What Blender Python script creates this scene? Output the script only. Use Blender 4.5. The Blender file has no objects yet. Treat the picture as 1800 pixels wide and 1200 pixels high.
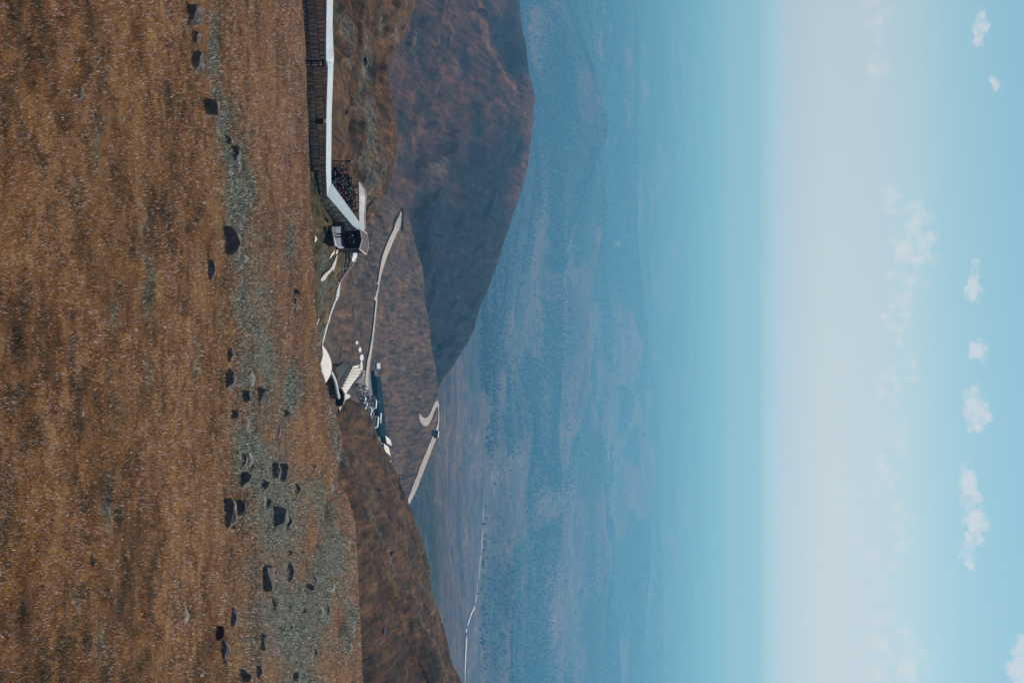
import bpy, bmesh, math, random
import numpy as np
from mathutils import Vector, Matrix, Euler
random.seed(7); rng = np.random.default_rng(7)
S = bpy.context.scene; COL = S.collection
R = math.radians

# ---------------------------------------------------------------- camera (the photograph lies on its side: rolled 90 degrees)
F_PX = 2500.0; PITCH = math.atan(425/2500.0)          # pixels of the 1800x1200 photograph
cam_d = bpy.data.cameras.new("camera"); cam = bpy.data.objects.new("camera", cam_d); COL.objects.link(cam)
cam_d.sensor_fit = 'HORIZONTAL'; cam_d.sensor_width = 36; cam_d.lens = 36*F_PX/1800
cam_d.clip_start = 0.5; cam_d.clip_end = 300000
Fw = Vector((0, math.cos(PITCH), -math.sin(PITCH))); Up = Vector((0, math.sin(PITCH), math.cos(PITCH)))
cam.matrix_world = Matrix(((Up.x, -1, -Fw.x, 0), (Up.y, 0, -Fw.y, 0), (Up.z, 0, -Fw.z, 0), (0, 0, 0, 1)))
S.camera = cam
# ---------------------------------------------------------------- sky, sun, exposure
SUN_AZ, SUN_EL = R(14), R(42)                           # azimuth from +Y towards +X
EXPOSURE = 0.0
S.view_settings.view_transform = 'Standard'; S.view_settings.look = 'None'
S.view_settings.gamma = 1; S.view_settings.exposure = EXPOSURE
S.cycles.volume_bounces = 0; S.cycles.max_bounces = 5; S.cycles.diffuse_bounces = 3; S.cycles.transparent_max_bounces = 6
W = bpy.data.worlds.new("World"); S.world = W; W.use_nodes = True
sd = bpy.data.lights.new("sun", 'SUN'); sd.energy = 4.8; sd.angle = R(0.5); sd.color = (1, .93, .84)
sun = bpy.data.objects.new("sun", sd); COL.objects.link(sun)
sdir = Vector((math.sin(SUN_AZ)*math.cos(SUN_EL), math.cos(SUN_AZ)*math.cos(SUN_EL), math.sin(SUN_EL)))
sun.rotation_euler = sdir.to_track_quat('Z', 'Y').to_euler(); sun.location = (0, 0, 50)

def pdir(x, y):                                         # photograph pixel -> direction
    u = float((y-600)/F_PX); v = float((x-900)/F_PX)
    return Fw + u*Vector((1, 0, 0)) + v*Up
def at(x, y, D):                                        # point seen at a pixel, D metres ahead
    d = pdir(x, y); return d*float(D/d.y)
def azel(x, y):
    d = pdir(x, y).normalized(); return math.atan2(d.x, d.y), math.asin(d.z)

class NT:                                               # small node helper
    def __init__(s, nt): s.nt = nt; s.nt.nodes.clear()
    def n(s, t, **k):
        o = s.nt.nodes.new(t)
        for a, b in k.items():
            if a.startswith('i_'): s.set(o, a[2:], b)
            else: setattr(o, a, b)
        return o
    def set(s, o, key, v):
        key = int(key) if key.isdigit() else key.replace('_', ' ')
        i = o.inputs[key]
        if isinstance(v, bpy.types.NodeSocket): s.nt.links.new(v, i)
        else: i.default_value = v
    def m(s, op, a, b=None, c=None, clamp=False):
        o = s.nt.nodes.new('ShaderNodeMath'); o.operation = op; o.use_clamp = clamp
        for k, v in enumerate((a, b, c)):
            if v is not None: s.set(o, str(k), v)
        return o.outputs[0]
    def mix(s, f, a, b, mode='MIX'):
        o = s.nt.nodes.new('ShaderNodeMix'); o.data_type = 'RGBA'; o.blend_type = mode
        s.set(o, '0', f); s.set(o, '6', a); s.set(o, '7', b); return o.outputs[2]
    def noise(s, vec, scale, detail=4, rough=.6, dist=0):
        o = s.nt.nodes.new('ShaderNodeTexNoise'); s.set(o, 'Vector', vec); s.set(o, 'Scale', scale)
        s.set(o, 'Detail', detail); s.set(o, 'Roughness', rough); s.set(o, 'Distortion', dist); return o.outputs[0]
    def ramp(s, f, stops, interp='LINEAR'):
        o = s.nt.nodes.new('ShaderNodeValToRGB'); s.set(o, '0', f); cr = o.color_ramp; cr.interpolation = interp
        while len(cr.elements) > 1: cr.elements.remove(cr.elements[0])
        cr.elements[0].position = stops[0][0]; cr.elements[0].color = (*stops[0][1], 1) if len(stops[0][1]) == 3 else stops[0][1]
        for p, c in stops[1:]:
            e = cr.elements.new(p); e.color = (*c, 1) if len(c) == 3 else c
        return o.outputs[0]
    def vmul(s, v, k):
        o = s.nt.nodes.new('ShaderNodeVectorMath'); o.operation = 'MULTIPLY'; s.set(o, '0', v); s.set(o, '1', k); return o.outputs[0]

g = NT(W.node_tree)
sky = g.n('ShaderNodeTexSky', sky_type='NISHITA', sun_disc=False, sun_elevation=SUN_EL, sun_rotation=SUN_AZ)
sky.altitude = 2400; sky.air_density = 1.0; sky.dust_density = 1.6; sky.ozone_density = 1.2
geo = g.n('ShaderNodeTexCoord'); sep = g.n('ShaderNodeSeparateXYZ', i_Vector=geo.outputs['Generated'])
az = g.m('ARCTAN2', sep.outputs[0], sep.outputs[1]); el = g.m('ARCSINE', sep.outputs[2])
cv = g.n('ShaderNodeCombineXYZ', i_X=az, i_Y=el)
# the air low over the plain is paler and pinker, higher up cyan
tint = g.ramp(g.m('MULTIPLY', el, 4.0), [(0.0, (.30, .56, .84)), (.04, (.37, .60, .86)), (.075, (.45, .58, .79)), (.13, (.55, .59, .70)), (.2, (.66, .65, .68)), (.29, (.76, .71, .68)), (.42, (.79, .82, .71)), (.56, (.71, .86, .73)), (.72, (.70, .91, .785)), (1, (.8, .9, .8))])
base = g.mix(1.0, sky.outputs[0], tint, 'MULTIPLY')
nA = g.noise(cv.outputs[0], 95, 8, .66, .3); nB = g.noise(cv.outputs[0], 30, 4, .55)
azw = g.m('ADD', az, g.m('MULTIPLY', g.m('SUBTRACT', g.noise(cv.outputs[0], 70, 6, .65), .5), .034))
elw = g.m('ADD', el, g.m('MULTIPLY', g.m('SUBTRACT', g.noise(g.n('ShaderNodeCombineXYZ', i_X=az, i_Y=el, i_Z=3.3).outputs[0], 80, 6, .65), .5), .022))
cov = None
CL = [(1722, 50, 13, 30, 1.), (1746, 150, 8, 22, .8), (1713, 505, 10, 28, .9), (1716, 470, 8, 16, .7), (1720, 615, 11, 18, .95), (1715, 717, 19, 38, 1.), (1702, 865, 15, 42, 1.),
      (1715, 915, 16, 38, 1.), (1704, 960, 11, 32, .9), (1795, 1165, 20, 45, 1.), (1632, 562, 6, 16, .5),
      (1545, 15, 22, 60, .5), (1540, 90, 18, 60, .5), (1568, 350, 16, 30, .75), (1606, 435, 30, 66, .9), (1585, 505, 18, 45, .85), (1570, 570, 15, 40, .75), (1602, 640, 14, 26, .7),
      (1560, 690, 22, 55, .65), (1572, 760, 20, 50, .6), (1560, 830, 22, 50, .6), (1583, 930, 18, 55, .65), (1556, 1010, 22, 60, .5), (1590, 1160, 28, 55, .7), (1555, 1140, 24, 60, .6)]
for (cx, cy, hx, hy, st) in CL:
    a0, e0 = azel(cx, cy); wa = hy/F_PX*(1.3 if cx > 1660 else 1.5); we = hx/F_PX*(1.3 if cx > 1660 else 1.6)
    da = g.m('DIVIDE', g.m('SUBTRACT', azw, a0), wa); de = g.m('DIVIDE', g.m('SUBTRACT', elw, e0), we)
    d2 = g.m('ADD', g.m('MULTIPLY', da, da), g.m('MULTIPLY', de, de))
    v = g.m('MULTIPLY', g.m('SUBTRACT', 1.0, d2, clamp=True), st if cx > 1660 else st*.62)
    cov = v if cov is None else g.m('MAXIMUM', cov, v)
den = g.m('SUBTRACT', g.m('ADD', cov, g.m('MULTIPLY', g.m('SUBTRACT', nA, .5), 3.4)), g.m('MULTIPLY', nB, .25))
den = g.m('MULTIPLY', g.m('MULTIPLY', g.m('MULTIPLY', den, 1.3, clamp=True), g.m('MULTIPLY', cov, 3, clamp=True)), .85)
cl_col = g.mix(.75, base, (7.1, 7.15, 7.5, 1))
final = g.mix(den, base, cl_col)
bg = g.n('ShaderNodeBackground', i_Color=final, i_Strength=.1)
out = g.n('ShaderNodeOutputWorld', i_Surface=bg.outputs[0])

# ---------------------------------------------------------------- helpers
def prin(name, col=(.5, .5, .5), rough=.8, metal=0, spec=.3):
    m = bpy.data.materials.new(name); m.use_nodes = True; h = NT(m.node_tree)
    b = h.n('ShaderNodeBsdfPrincipled', i_Base_Color=(*col, 1) if not isinstance(col, bpy.types.NodeSocket) else col, i_Roughness=rough, i_Metallic=metal)
    b.inputs['Specular IOR Level'].default_value = spec
    h.n('ShaderNodeOutputMaterial', i_Surface=b.outputs[0]); return m, h, b

def hash2(ix, iy, seed):
    n = (ix.astype(np.int64)*374761393 + iy.astype(np.int64)*668265263 + seed*982451653) & 0xffffffff
    n = ((n ^ (n >> 13))*1274126177) & 0xffffffff
    return ((n ^ (n >> 16)) & 0xffff)/65535.0
def vnoise(x, y, seed=0):
    ix = np.floor(x); iy = np.floor(y); fx = x-ix; fy = y-iy
    fx = fx*fx*(3-2*fx); fy = fy*fy*(3-2*fy)
    a = hash2(ix, iy, seed); b = hash2(ix+1, iy, seed); c = hash2(ix, iy+1, seed); d = hash2(ix+1, iy+1, seed)
    return (a*(1-fx)+b*fx)*(1-fy)+(c*(1-fx)+d*fx)*fy
def fbm(x, y, oct=5, seed=0, gain=.5):
    s = 0; a = 1; t = 0
    for o in range(oct):
        s = s+a*(vnoise(x*2**o+o*17.3, y*2**o-o*9.1, seed+o)-.5)*2; t += a; a *= gain
    return s/t
def sstep(a, b, x):
    t = np.clip((x-a)/(b-a), 0, 1); return t*t*(3-2*t)

def tag(o, label=None, cat=None, group=None, kind=None):
    if label: o['label'] = label
    if cat: o['category'] = cat
    if group: o['group'] = group
    if kind: o['kind'] = kind
    return o

def mesh_obj(name, verts, faces, mat, parent=None, smooth=False):
    me = bpy.data.meshes.new(name); me.from_pydata([tuple(v) for v in verts], [], faces); me.update()
    if mat: me.materials.append(mat)
    if smooth: me.polygons.foreach_set('use_smooth', [True]*len(me.polygons))
    o = bpy.data.objects.new(name, me); COL.objects.link(o)
    if parent: o.parent = parent
    return o
def empty(name, loc=(0, 0, 0), rz=0):
    o = bpy.data.objects.new(name, None); COL.objects.link(o); o.location = loc; o.rotation_euler = (0, 0, rz); return o

def grid_obj(name, P, mat, attrs=None):                 # P: (nr, nc, 3)
    nr, nc = P.shape[:2]
    me = bpy.data.meshes.new(name)
    me.vertices.add(nr*nc); me.vertices.foreach_set('co', P.reshape(-1).astype(np.float32))
    i = np.arange(nr-1)[:, None]*nc+np.arange(nc-1)[None, :]
    q = np.stack([i, i+1, i+nc+1, i+nc], -1).reshape(-1)
    nf = (nr-1)*(nc-1)
    me.loops.add(nf*4); me.loops.foreach_set('vertex_index', q.astype(np.int32))
    me.polygons.add(nf); me.polygons.foreach_set('loop_start', np.arange(0, nf*4, 4, dtype=np.int32))
    me.polygons.foreach_set('use_smooth', np.ones(nf, bool))
    me.update(calc_edges=True); me.validate()
    if attrs is not None:
        a = me.color_attributes.new('cover', 'FLOAT_COLOR', 'POINT')
        c = np.ones((nr*nc, 4), np.float32); c[:, :3] = attrs.reshape(-1, 3); a.data.foreach_set('color', c.reshape(-1))
    me.materials.append(mat)
    o = bpy.data.objects.new(name, me); COL.objects.link(o)
    tag(o, kind='structure'); return o

def px_np(x, y, D):
    u = (y-600)/F_PX; v = (x-900)/F_PX
    dx = u; dy = Fw.y+v*Up.y; dz = Fw.z+v*Up.z
    return np.stack([dx/dy*D, D+0*dx, dz/dy*D], -1)
def ycols(n_in, n_out, lo=-900, hi=2100):
    return np.concatenate([np.linspace(lo, -60, n_out, endpoint=False), np.linspace(-60, 1260, n_in), np.linspace(1260, hi, n_out+1)[1:]])
def loft(rings, subs, ys):
    """rings: list of (knots[(y,x,D)...]); rows between consecutive rings: subs[k]; Hermite along the profile"""
    pts = []
    for kn in rings:
        kn = sorted(kn); ky = [k[0] for k in kn]
        pts.append(px_np(np.interp(ys, ky, [k[1] for k in kn]), ys, np.interp(ys, ky, [k[2] for k in kn])))
    pts = np.array(pts); rows = []
    n = len(pts)
    for k in range(n-1):
        p0 = pts[max(k-1, 0)]; p1 = pts[k]; p2 = pts[k+1]; p3 = pts[min(k+2, n-1)]
        L = np.linalg.norm(p2-p1, axis=-1, keepdims=True)+1e-6
        m1 = (p2-p0)/(np.linalg.norm(p2-p0, axis=-1, keepdims=True)+1e-6)*L
        m2 = (p3-p1)/(np.linalg.norm(p3-p1, axis=-1, keepdims=True)+1e-6)*L
        for t in np.linspace(0, 1, subs[k], endpoint=(k == n-2)):
            rows.append((2*t**3-3*t**2+1)*p1+(t**3-2*t**2+t)*m1+(-2*t**3+3*t**2)*p2+(t**3-t**2)*m2)
    return np.array(rows)
def screen(P):
    d = P[..., 0]*0; fw = P[..., 1]*Fw.y+P[..., 2]*Fw.z; up = P[..., 1]*Up.y+P[..., 2]*Up.z
    fw = np.where(fw < 1, 1, fw)
    return 900+F_PX*up/fw, 600+F_PX*P[..., 0]/fw
def blobs(x, y, L):
    m = x*0
    for (cx, cy, hx, hy, s) in L:
        m = np.maximum(m, s*np.exp(-((x-cx)/hx)**2-((y-cy)/hy)**2))
    return m
def smooth_knots(a, w=9):                                # soften kinks along the columns
    k = np.hanning(w+2)[1:-1]; k /= k.sum(); pad = w//2
    b = np.pad(a, ((0, 0), (pad, pad), (0, 0)), 'edge'); o = np.zeros_like(a)
    for i in range(w): o += k[i]*b[:, i:i+a.shape[1]]
    return o

# ---------------------------------------------------------------- ground material
def ground_mat(name, s, base, grey, dark, bright, bump=.6, sp=(1, 1, 1), fleck=.35, fleckcol=(.45, .38, .34), fine=24, streak=None, con=2.6):
    """s: metres of the large patches; base: ramp stops; cover attribute R grey-green, G dark, B bright straw and the painted lit rib edge"""
    m, h, b = prin(name, rough=.95, spec=.1)
    tc = h.n('ShaderNodeTexCoord').outputs['Object']; v = h.vmul(tc, sp)
    at_ = h.n('ShaderNodeVertexColor', layer_name='cover'); sp3 = h.n('ShaderNodeSeparateColor', i_Color=at_.outputs[0])
    n1 = h.noise(v, 1/s, 6, .62, .6); n2 = h.noise(v, 5/s, 6, .65); n3a = h.noise(tc, fine/s, 8, .78); n3b = h.noise(v, fine*.22/s, 6, .75)
    n3 = h.m('ADD', h.m('MULTIPLY', h.m('SUBTRACT', h.m('ADD', h.m('MULTIPLY', n3a, .6), h.m('MULTIPLY', n3b, .4)), .5), con), .5)
    mixn = h.m('ADD', h.m('MULTIPLY', h.m('SUBTRACT', h.m('ADD', h.m('MULTIPLY', n1, .55), h.m('MULTIPLY', n2, .45)), .5), 1.7), .5)
    c = h.ramp(mixn, base)
    def wob(a, k=1.6, kk=.8): return h.m('MULTIPLY', h.m('ADD', h.m('SUBTRACT', a, .38), h.m('ADD', h.m('MULTIPLY', h.m('SUBTRACT', n2, .5), k), h.m('MULTIPLY', h.m('SUBTRACT', n3, .5), kk))), 2.6, clamp=True)
    gcol = h.ramp(n3, [(.3, tuple(x*.35 for x in grey)), (.5, grey), (.72, tuple(min(1, x*1.9) for x in grey))])
    c = h.mix(wob(sp3.outputs[0]), c, gcol)
    c = h.mix(wob(sp3.outputs[2], .5, .4), c, h.ramp(n3, [(.3, tuple(x*.7 for x in bright)), (.7, tuple(x*1.25 for x in bright))]))
    c = h.mix(wob(sp3.outputs[1], .9, .9), c, h.ramp(h.m('ADD', h.m('MULTIPLY', n3, .5), h.m('MULTIPLY', n2, .5)), [(.3, tuple(x*.5 for x in dark)), (.48, dark), (.6, tuple(x*2.6 for x in dark)), (.75, tuple(x*5 for x in dark))]))
    lum = h.ramp(n3, [(.25, (.42, .42, .42)), (.5, (1, 1, 1)), (.8, (1.45, 1.4, 1.38))])
    c = h.mix(1.0, c, lum, 'MULTIPLY')
    if streak:
        mp = h.n('ShaderNodeMapping', i_Vector=tc, i_Rotation=(0, 0, streak[0]), i_Scale=(1, streak[1], .3))
        mp2 = h.noise(mp.outputs[0], streak[2]/s, 7, .7, .12)
        c = h.mix(1.0, c, h.ramp(mp2, [(.38, (.38, .40, .46)), (.47, (.85, .86, .9)), (.54, (1.1, 1.05, 1)), (.63, (1.85, 1.62, 1.42))]), 'MULTIPLY')
    vo = h.n('ShaderNodeTexVoronoi', i_Vector=tc, i_Scale=fine*2.2/s)
    fl = h.m('MULTIPLY', h.m('LESS_THAN', vo.outputs[0], .2), h.m('GREATER_THAN', h.noise(tc, fine*.7/s, 3), .52))
    c = h.mix(h.m('MULTIPLY', fl, fleck), c, (*fleckcol, 1))
    h.set(b, 'Base_Color', c)
    bp = h.n('ShaderNodeBump', i_Strength=bump, i_Distance=s*.05, i_Height=h.m('ADD', n3, h.m('MULTIPLY', n2, 1.6)))
    h.set(b, 'Normal', bp.outputs[0]); return m

# ================================================================ TERRAIN
H0, S0 = 9.25, .256
def zplane(Y):
    z = -(H0+S0*Y); near = -1.7-.15*Y; t = sstep(0, 26, Y); return near*(1-t)+z*t
def xplane(D):
    return 900+F_PX*math.tan(PITCH-math.atan(H0/D+S0))
ys = ycols(900, 60)
crest = [(-900, 505, 122), (0, 530, 132), (350, 541, 136), (480, 547, 140), (560, 556, 150), (600, 561, 160), (635, 558, 165), (670, 569, 170), (710, 584, 178), (740, 595, 185), (770, 602, 190),
         (810, 602, 195), (850, 601, 199), (880, 611, 203), (920, 621, 206), (1000, 627, 212), (1200, 638, 222), (2100, 655, 250)]
rings = []
DD = [30, 40, 60, 90]
for D in DD:
    rings.append([(-900, xplane(D), D), (2100, xplane(D), D)])
rings.append([(-900, xplane(112)-4, 108), (350, xplane(112)-2, 112), (700, xplane(125)-2, 125), (1200, xplane(140)+6, 135), (2100, xplane(140)+10, 140)])
rings.append(crest)
rings.append([(k[0], k[1]-22, k[2]+22) for k in crest])
rings.append([(k[0], k[1]-120, k[2]+70) for k in crest])
Pm = loft(rings, [180, 180, 140, 60, 130, 14, 12], ys)
# rows under and behind the camera
pre = []
kx = Pm[0, :, 0]/30
for Y in np.concatenate([[-300, -120, -60, -30], np.linspace(-10, 29.5, 120)]):
    pre.append(np.stack([kx*max(30, abs(Y)*1.3), Y+0*kx, zplane(np.array(Y))+0*kx], -1))
PRE = len(pre)
Pm = np.concatenate([np.array(pre), Pm], 0)
Pm = smooth_knots(Pm, 11)
X, Y = Pm[..., 0], Pm[..., 1]
sx, sy = screen(Pm)
fade = sstep(10, 40, Y)
Pm[..., 2] += fade*(fbm(X/26, Y/18, 5, 3)*.75+fbm(X/3.2, Y/2.2, 4, 11)*.10+fbm(X/.8, Y/.6, 3, 21)*.035)*np.clip(1.2-Y/400, .3, 1)
# folds running down on the right part
fold = sstep(760, 900, sy)*sstep(520, 560, sx)
Pm[..., 2] += -fold*1.6*np.exp(-((sx-(600-(sy-830)*.22*sstep(830, 831, sy)))/9)**2)
GREY = [(376, 90, 15, 60, 1.1), (380, 150, 14, 50, 1.1), (396, 210, 20, 50, 1.1), (408, 270, 24, 50, 1.15), (420, 335, 28, 70, 1.2), (415, 400, 24, 50, 1.1), (445, 450, 26, 70, .8), (450, 560, 34, 90, .95), (465, 640, 36, 70, .95), (500, 700, 30, 60, .8), (585, 735, 7, 40, 1), (592, 790, 6, 40, .9), (560, 1050, 34, 90, .85), (610, 1100, 14, 80, .8), (515, 900, 40, 80, .9), (385, 560, 7, 60, .6), (425, 450, 20, 60, 1), (432, 540, 24, 90, 1), (430, 640, 34, 80, 1), (455, 700, 48, 80, 1), (440, 800, 48, 90, 1),
        (462, 880, 62, 90, 1), (478, 980, 66, 110, 1), (500, 1100, 78, 110, .95), (540, 1180, 60, 120, .8), (508, 440, 10, 50, .7), (575, 900, 28, 60, .8), (590, 1000, 30, 90, .8),
        (585, 700, 14, 60, .9), (565, 615, 10, 30, .9), (168, 260, 8, 60, .7), (130, 350, 8, 50, .65), (262, 520, 9, 60, .8), (255, 400, 8, 50, .6), (190, 690, 8, 60, .6), (188, 880, 10, 60, .8), (258, 660, 7, 60, .65),
        (175, 1150, 9, 60, .6), (310, 1020, 8, 50, .6), (200, 560, 8, 40, .6), (345, 640, 9, 50, .6), (170, 100, 7, 50, .5), (340, 200, 6, 80, .45), (130, 1040, 8, 60, .5)]
DARK = [(190, 880, 6, 28, .8), (263, 520, 5, 30, .5), (45, 1100, 14, 90, .6), (155, 430, 10, 30, .45), (90, 85, 12, 30, .5), (160, 990, 8, 10, .9), (240, 420, 9, 18, .6), (340, 285, 4, 25, .6), (390, 1130, 8, 18, .6), (530, 690, 4, 40, .4),
        (30, 600, 12, 30, .5), (225, 340, 5, 20, .5), (575, 900, 6, 30, .7), (600, 1110, 8, 40, .6), (470, 700, 5, 20, .5)]
BRI = [(543, 500, 3, 260, .8), (548, 740, 10, 60, 1.0), (562, 790, 9, 50, .9), (575, 840, 6, 30, .7), (560, 640, 4, 40, .6), (545, 940, 12, 50, .7), (570, 870, 5, 60, .6), (40, 900, 70, 180, .42), (20, 330, 50, 90, .4), (310, 560, 20, 30, .35), (590, 1060, 8, 60, .6), (600, 1190, 12, 40, .6)]
def cover_meadow(sx, sy):
    w = fbm(sx/40, sy/90, 4, 5); w2 = fbm(sx/14, sy/60, 3, 8)
    gx = sx+w2*10; gy = sy+w*30
    a = np.stack([blobs(gx, gy, GREY), blobs(gx, gy, DARK), blobs(gx, gy, BRI)], -1)
    a[..., 0] *= .98+1.0*w; return np.clip(a, 0, 1)
sxs, sys_ = screen(Pm)
cov_m = cover_meadow(sxs, sys_)
cov_m[:PRE] *= 0
M_meadow = ground_mat('meadow_ground', 7.0,
    [(.28, (.06, .042, .026)), (.42, (.16, .08, .034)), (.5, (.25, .125, .055)), (.58, (.27, .15, .075)), (.7, (.32, .17, .055))],
    (.14, .145, .115), (.022, .02, .018), (.27, .155, .062), bump=.8, sp=(1, 1, 1), fleck=.8, fleckcol=(.46, .39, .36), fine=90)
meadow = grid_obj('meadow', Pm, M_meadow, cov_m)

def gully(X, Y, ang, s_, amp, seed, k=4.0):
    u = X*math.cos(ang)-Y*math.sin(ang); v = X*math.sin(ang)+Y*math.cos(ang)
    w_ = fbm(X/(s_*3), Y/(s_*3), 3, seed+50)*1.2
    return amp*(.5-np.abs(fbm(u/s_+w_, v/(s_*k), 4, seed, .55))*3)
# bank below the corridor and along the upper path
ysB = np.linspace(300, 760, 360)
def ring(L): return L
bank = loft([
    [(300, 500, 128), (760, 500, 140)],
    [(300, 538, 139), (380, 545, 140), (430, 562, 145), (500, 556, 150), (560, 556, 156), (620, 545, 165), (760, 540, 175)],
    [(300, 552, 142), (360, 560, 144), (400, 584, 148), (440, 585, 150), (480, 580, 154), (540, 566, 160), (600, 558, 166), (760, 545, 180)],
    [(300, 570, 150), (380, 592, 154), (430, 602, 158), (450, 604, 160), (480, 600, 162), (500, 594, 164), (540, 582, 168), (590, 569, 172), (640, 560, 178), (760, 548, 185)],
    [(300, 520, 185), (430, 540, 200), (600, 500, 210), (760, 500, 210)]], [20, 60, 60, 60, 30], ysB)
bank = smooth_knots(bank, 15)
bx_, by_ = screen(bank)
bank[..., 2] += fbm(bank[..., 0]/6, bank[..., 1]/5, 5, 31)*.35+fbm(bank[..., 0]/1.2, bank[..., 1]/1.0, 3, 33)*.12
cb = np.stack([blobs(bx_, by_, [(572, 455, 14, 30, 1), (570, 520, 12, 50, .9), (585, 500, 6, 20, .7), (565, 590, 9, 25, .8)]),
               blobs(bx_, by_, [(545, 412, 4, 18, 1), (553, 500, 6, 70, .75), (560, 440, 10, 20, .6), (550, 560, 5, 30, .7)]),
               blobs(bx_, by_, [(590, 470, 5, 60, .6), (575, 560, 5, 50, .7)])], -1)
M_bank = ground_mat('bank_ground', 4.0,
    [(.3, (.035, .03, .02)), (.42, (.075, .07, .03)), (.5, (.11, .085, .05)), (.6, (.12, .10, .04)), (.7, (.16, .10, .06))],
    (.10, .105, .085), (.018, .017, .015), (.24, .15, .075), bump=.9, fleck=.4, fine=40, streak=(.5, .3, 5))
bank_o = grid_obj('path_bank', bank, M_bank, cb)

# brown hillside to the left, behind the corridor
ysL = np.concatenate([np.linspace(-900, -60, 60, endpoint=False), np.linspace(-60, 470, 520)])
hs = loft([
    [(-900, 520, 160), (470, 520, 165)],
    [(-900, 590, 200), (0, 588, 195), (200, 590, 195), (320, 600, 200), (400, 590, 200), (470, 560, 210)],
    [(-900, 650, 255), (0, 640, 250), (100, 625, 245), (200, 635, 250), (300, 640, 255), (380, 620, 255), (470, 570, 255)],
    [(-900, 690, 315), (0, 690, 320), (60, 668, 310), (110, 655, 300), (200, 668, 315), (260, 672, 320), (330, 662, 320), (380, 632, 300), (470, 575, 300)],
    [(-900, 745, 400), (0, 728, 395), (30, 713, 390), (60, 698, 380), (110, 677, 370), (140, 673, 370), (180, 681, 380), (210, 691, 390), (235, 698, 395), (270, 690, 395), (300, 684, 390), (330, 679, 385), (360, 662, 370), (380, 645, 350), (420, 610, 340), (470, 575, 340)],
    [(-900, 700, 520), (0, 680, 500), (110, 640, 450), (235, 650, 470), (330, 640, 460), (470, 540, 420)],
    [(-900, 600, 620), (470, 500, 560)]], [14, 70, 90, 90, 110, 30, 20], ysL)
hs = smooth_knots(hs, 11)
X, Y = hs[..., 0], hs[..., 1]
# gullies and spurs
hs[..., 2] += fbm(X/34+Y/90, Y/60, 5, 41)*4.2*sstep(170, 215, Y)*(1-.3*sstep(330, 400, Y))+fbm(X/6, Y/9, 4, 43)*.6
hs[..., 2] += gully(X, Y, -.45, 11, 1.6, 401)*sstep(175, 220, Y)
hx, hy = screen(hs)
w = fbm(hx/30, hy/60, 4, 51); gy = hy+(hx-640)*.9
cb = np.stack([blobs(hx+w*14, hy+w*30, [(612, 60, 9, 60, 1), (640, 120, 9, 90, 1), (655, 230, 12, 60, 1), (665, 30, 8, 30, .8), (670, 290, 12, 40, .8), (645, 300, 12, 40, .9), (632, 180, 8, 50, .9), (598, 40, 8, 30, .8), (690, 50, 7, 25, .7), (650, 340, 8, 25, .7)]),
               blobs(hx+w*8, hy+w*20, [(655, 115, 7, 35, 1), (597, 12, 8, 14, .9), (630, 100, 6, 24, .7), (675, 320, 8, 30, .6), (665, 285, 6, 20, .7), (632, 60, 5, 20, .6)]),
               blobs(hx, hy, [(622, 70, 5, 90, .6), (610, 200, 9, 90, .45), (697, 240, 3, 30, .5)])], -1)
M_hs = ground_mat('hillside_ground', 22.0,
    [(.3, (.04, .033, .022)), (.42, (.10, .055, .03)), (.5, (.145, .078, .042)), (.58, (.17, .095, .052)), (.7, (.11, .09, .055))],
    (.10, .105, .085), (.02, .02, .018), (.22, .13, .065), bump=.8, sp=(1.6, .55, 1), fleck=.25, fine=60, streak=(-.45, .09, 12))
hs_o = grid_obj('hillside', hs, M_hs, np.clip(cb, 0, 1))

# plateau with the road and the car park
ysP = ycols(760, 40)
edge = [(-900, 600, 900), (0, 612, 900), (250, 630, 900), (330, 665, 930), (370, 712, 978), (400, 722, 985), (420, 726, 990), (450, 735, 1000), (480, 742, 1000), (520, 745, 1000), (560, 752, 1005), (600, 757, 1005), (650, 764, 1010), (700, 769, 1010),
        (765, 773, 1010), (785, 766, 990), (820, 751, 955), (860, 733, 915), (890, 719, 885), (930, 700, 850), (1000, 680, 800), (2100, 640, 700)]
pl = loft([
    [(-900, 480, 330), (2100, 480, 330)],
    [(-900, 560, 430), (400, 590, 440), (600, 598, 470), (700, 590, 480), (2100, 560, 470)],
    [(-900, 565, 600), (250, 585, 600), (330, 610, 640), (400, 648, 690), (600, 640, 720), (700, 636, 725), (800, 636, 730), (2100, 600, 640)],
    [(-900, 575, 700), (250, 600, 700), (330, 630, 720), (400, 668, 770), (600, 660, 780), (700, 662, 790), (800, 668, 800), (900, 660, 780), (2100, 615, 660)],
    [(-900, 585, 800), (250, 615, 810), (330, 650, 830), (400, 695, 860), (600, 700, 880), (800, 703, 880), (860, 700, 860), (900, 690, 830), (2100, 625, 680)],
    edge,
    [(k[0], k[1]-10, k[2]+40) for k in edge],
    [(-900, 540, 1200), (300, 600, 1250), (600, 690, 1300), (2100, 640, 1100)]], [16, 120, 90, 90, 90, 110, 10, 16], ysP)
pl = smooth_knots(pl, 9)
X, Y = pl[..., 0], pl[..., 1]
ex, ey = screen(pl)
flat = np.exp(-((ex-658)/16)**4-((ey-720)/110)**4)
flat = np.maximum(flat, np.exp(-((ex-752)/26)**4-((ey-770)/70)**4))
road_px = [(703, 366), (702, 380), (697, 398), (688, 418), (678, 442), (669, 468), (664, 500), (659, 530), (657, 560), (654, 590), (650, 615), (647, 640), (643, 668)]
rd = np.interp(ey, [p[1] for p in road_px], [p[0] for p in road_px]); flat = np.maximum(flat, np.exp(-((ex-rd)/15)**4)*(ey > 355)*(ey < 690))
pl[..., 2] += (1-flat)*(fbm(X/70+Y/200, Y/90, 5, 61)*10*sstep(400, 520, Y)*(1-.85*sstep(780, 870, Y))+fbm(X/9, Y/14, 4, 63)*.7)
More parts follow.
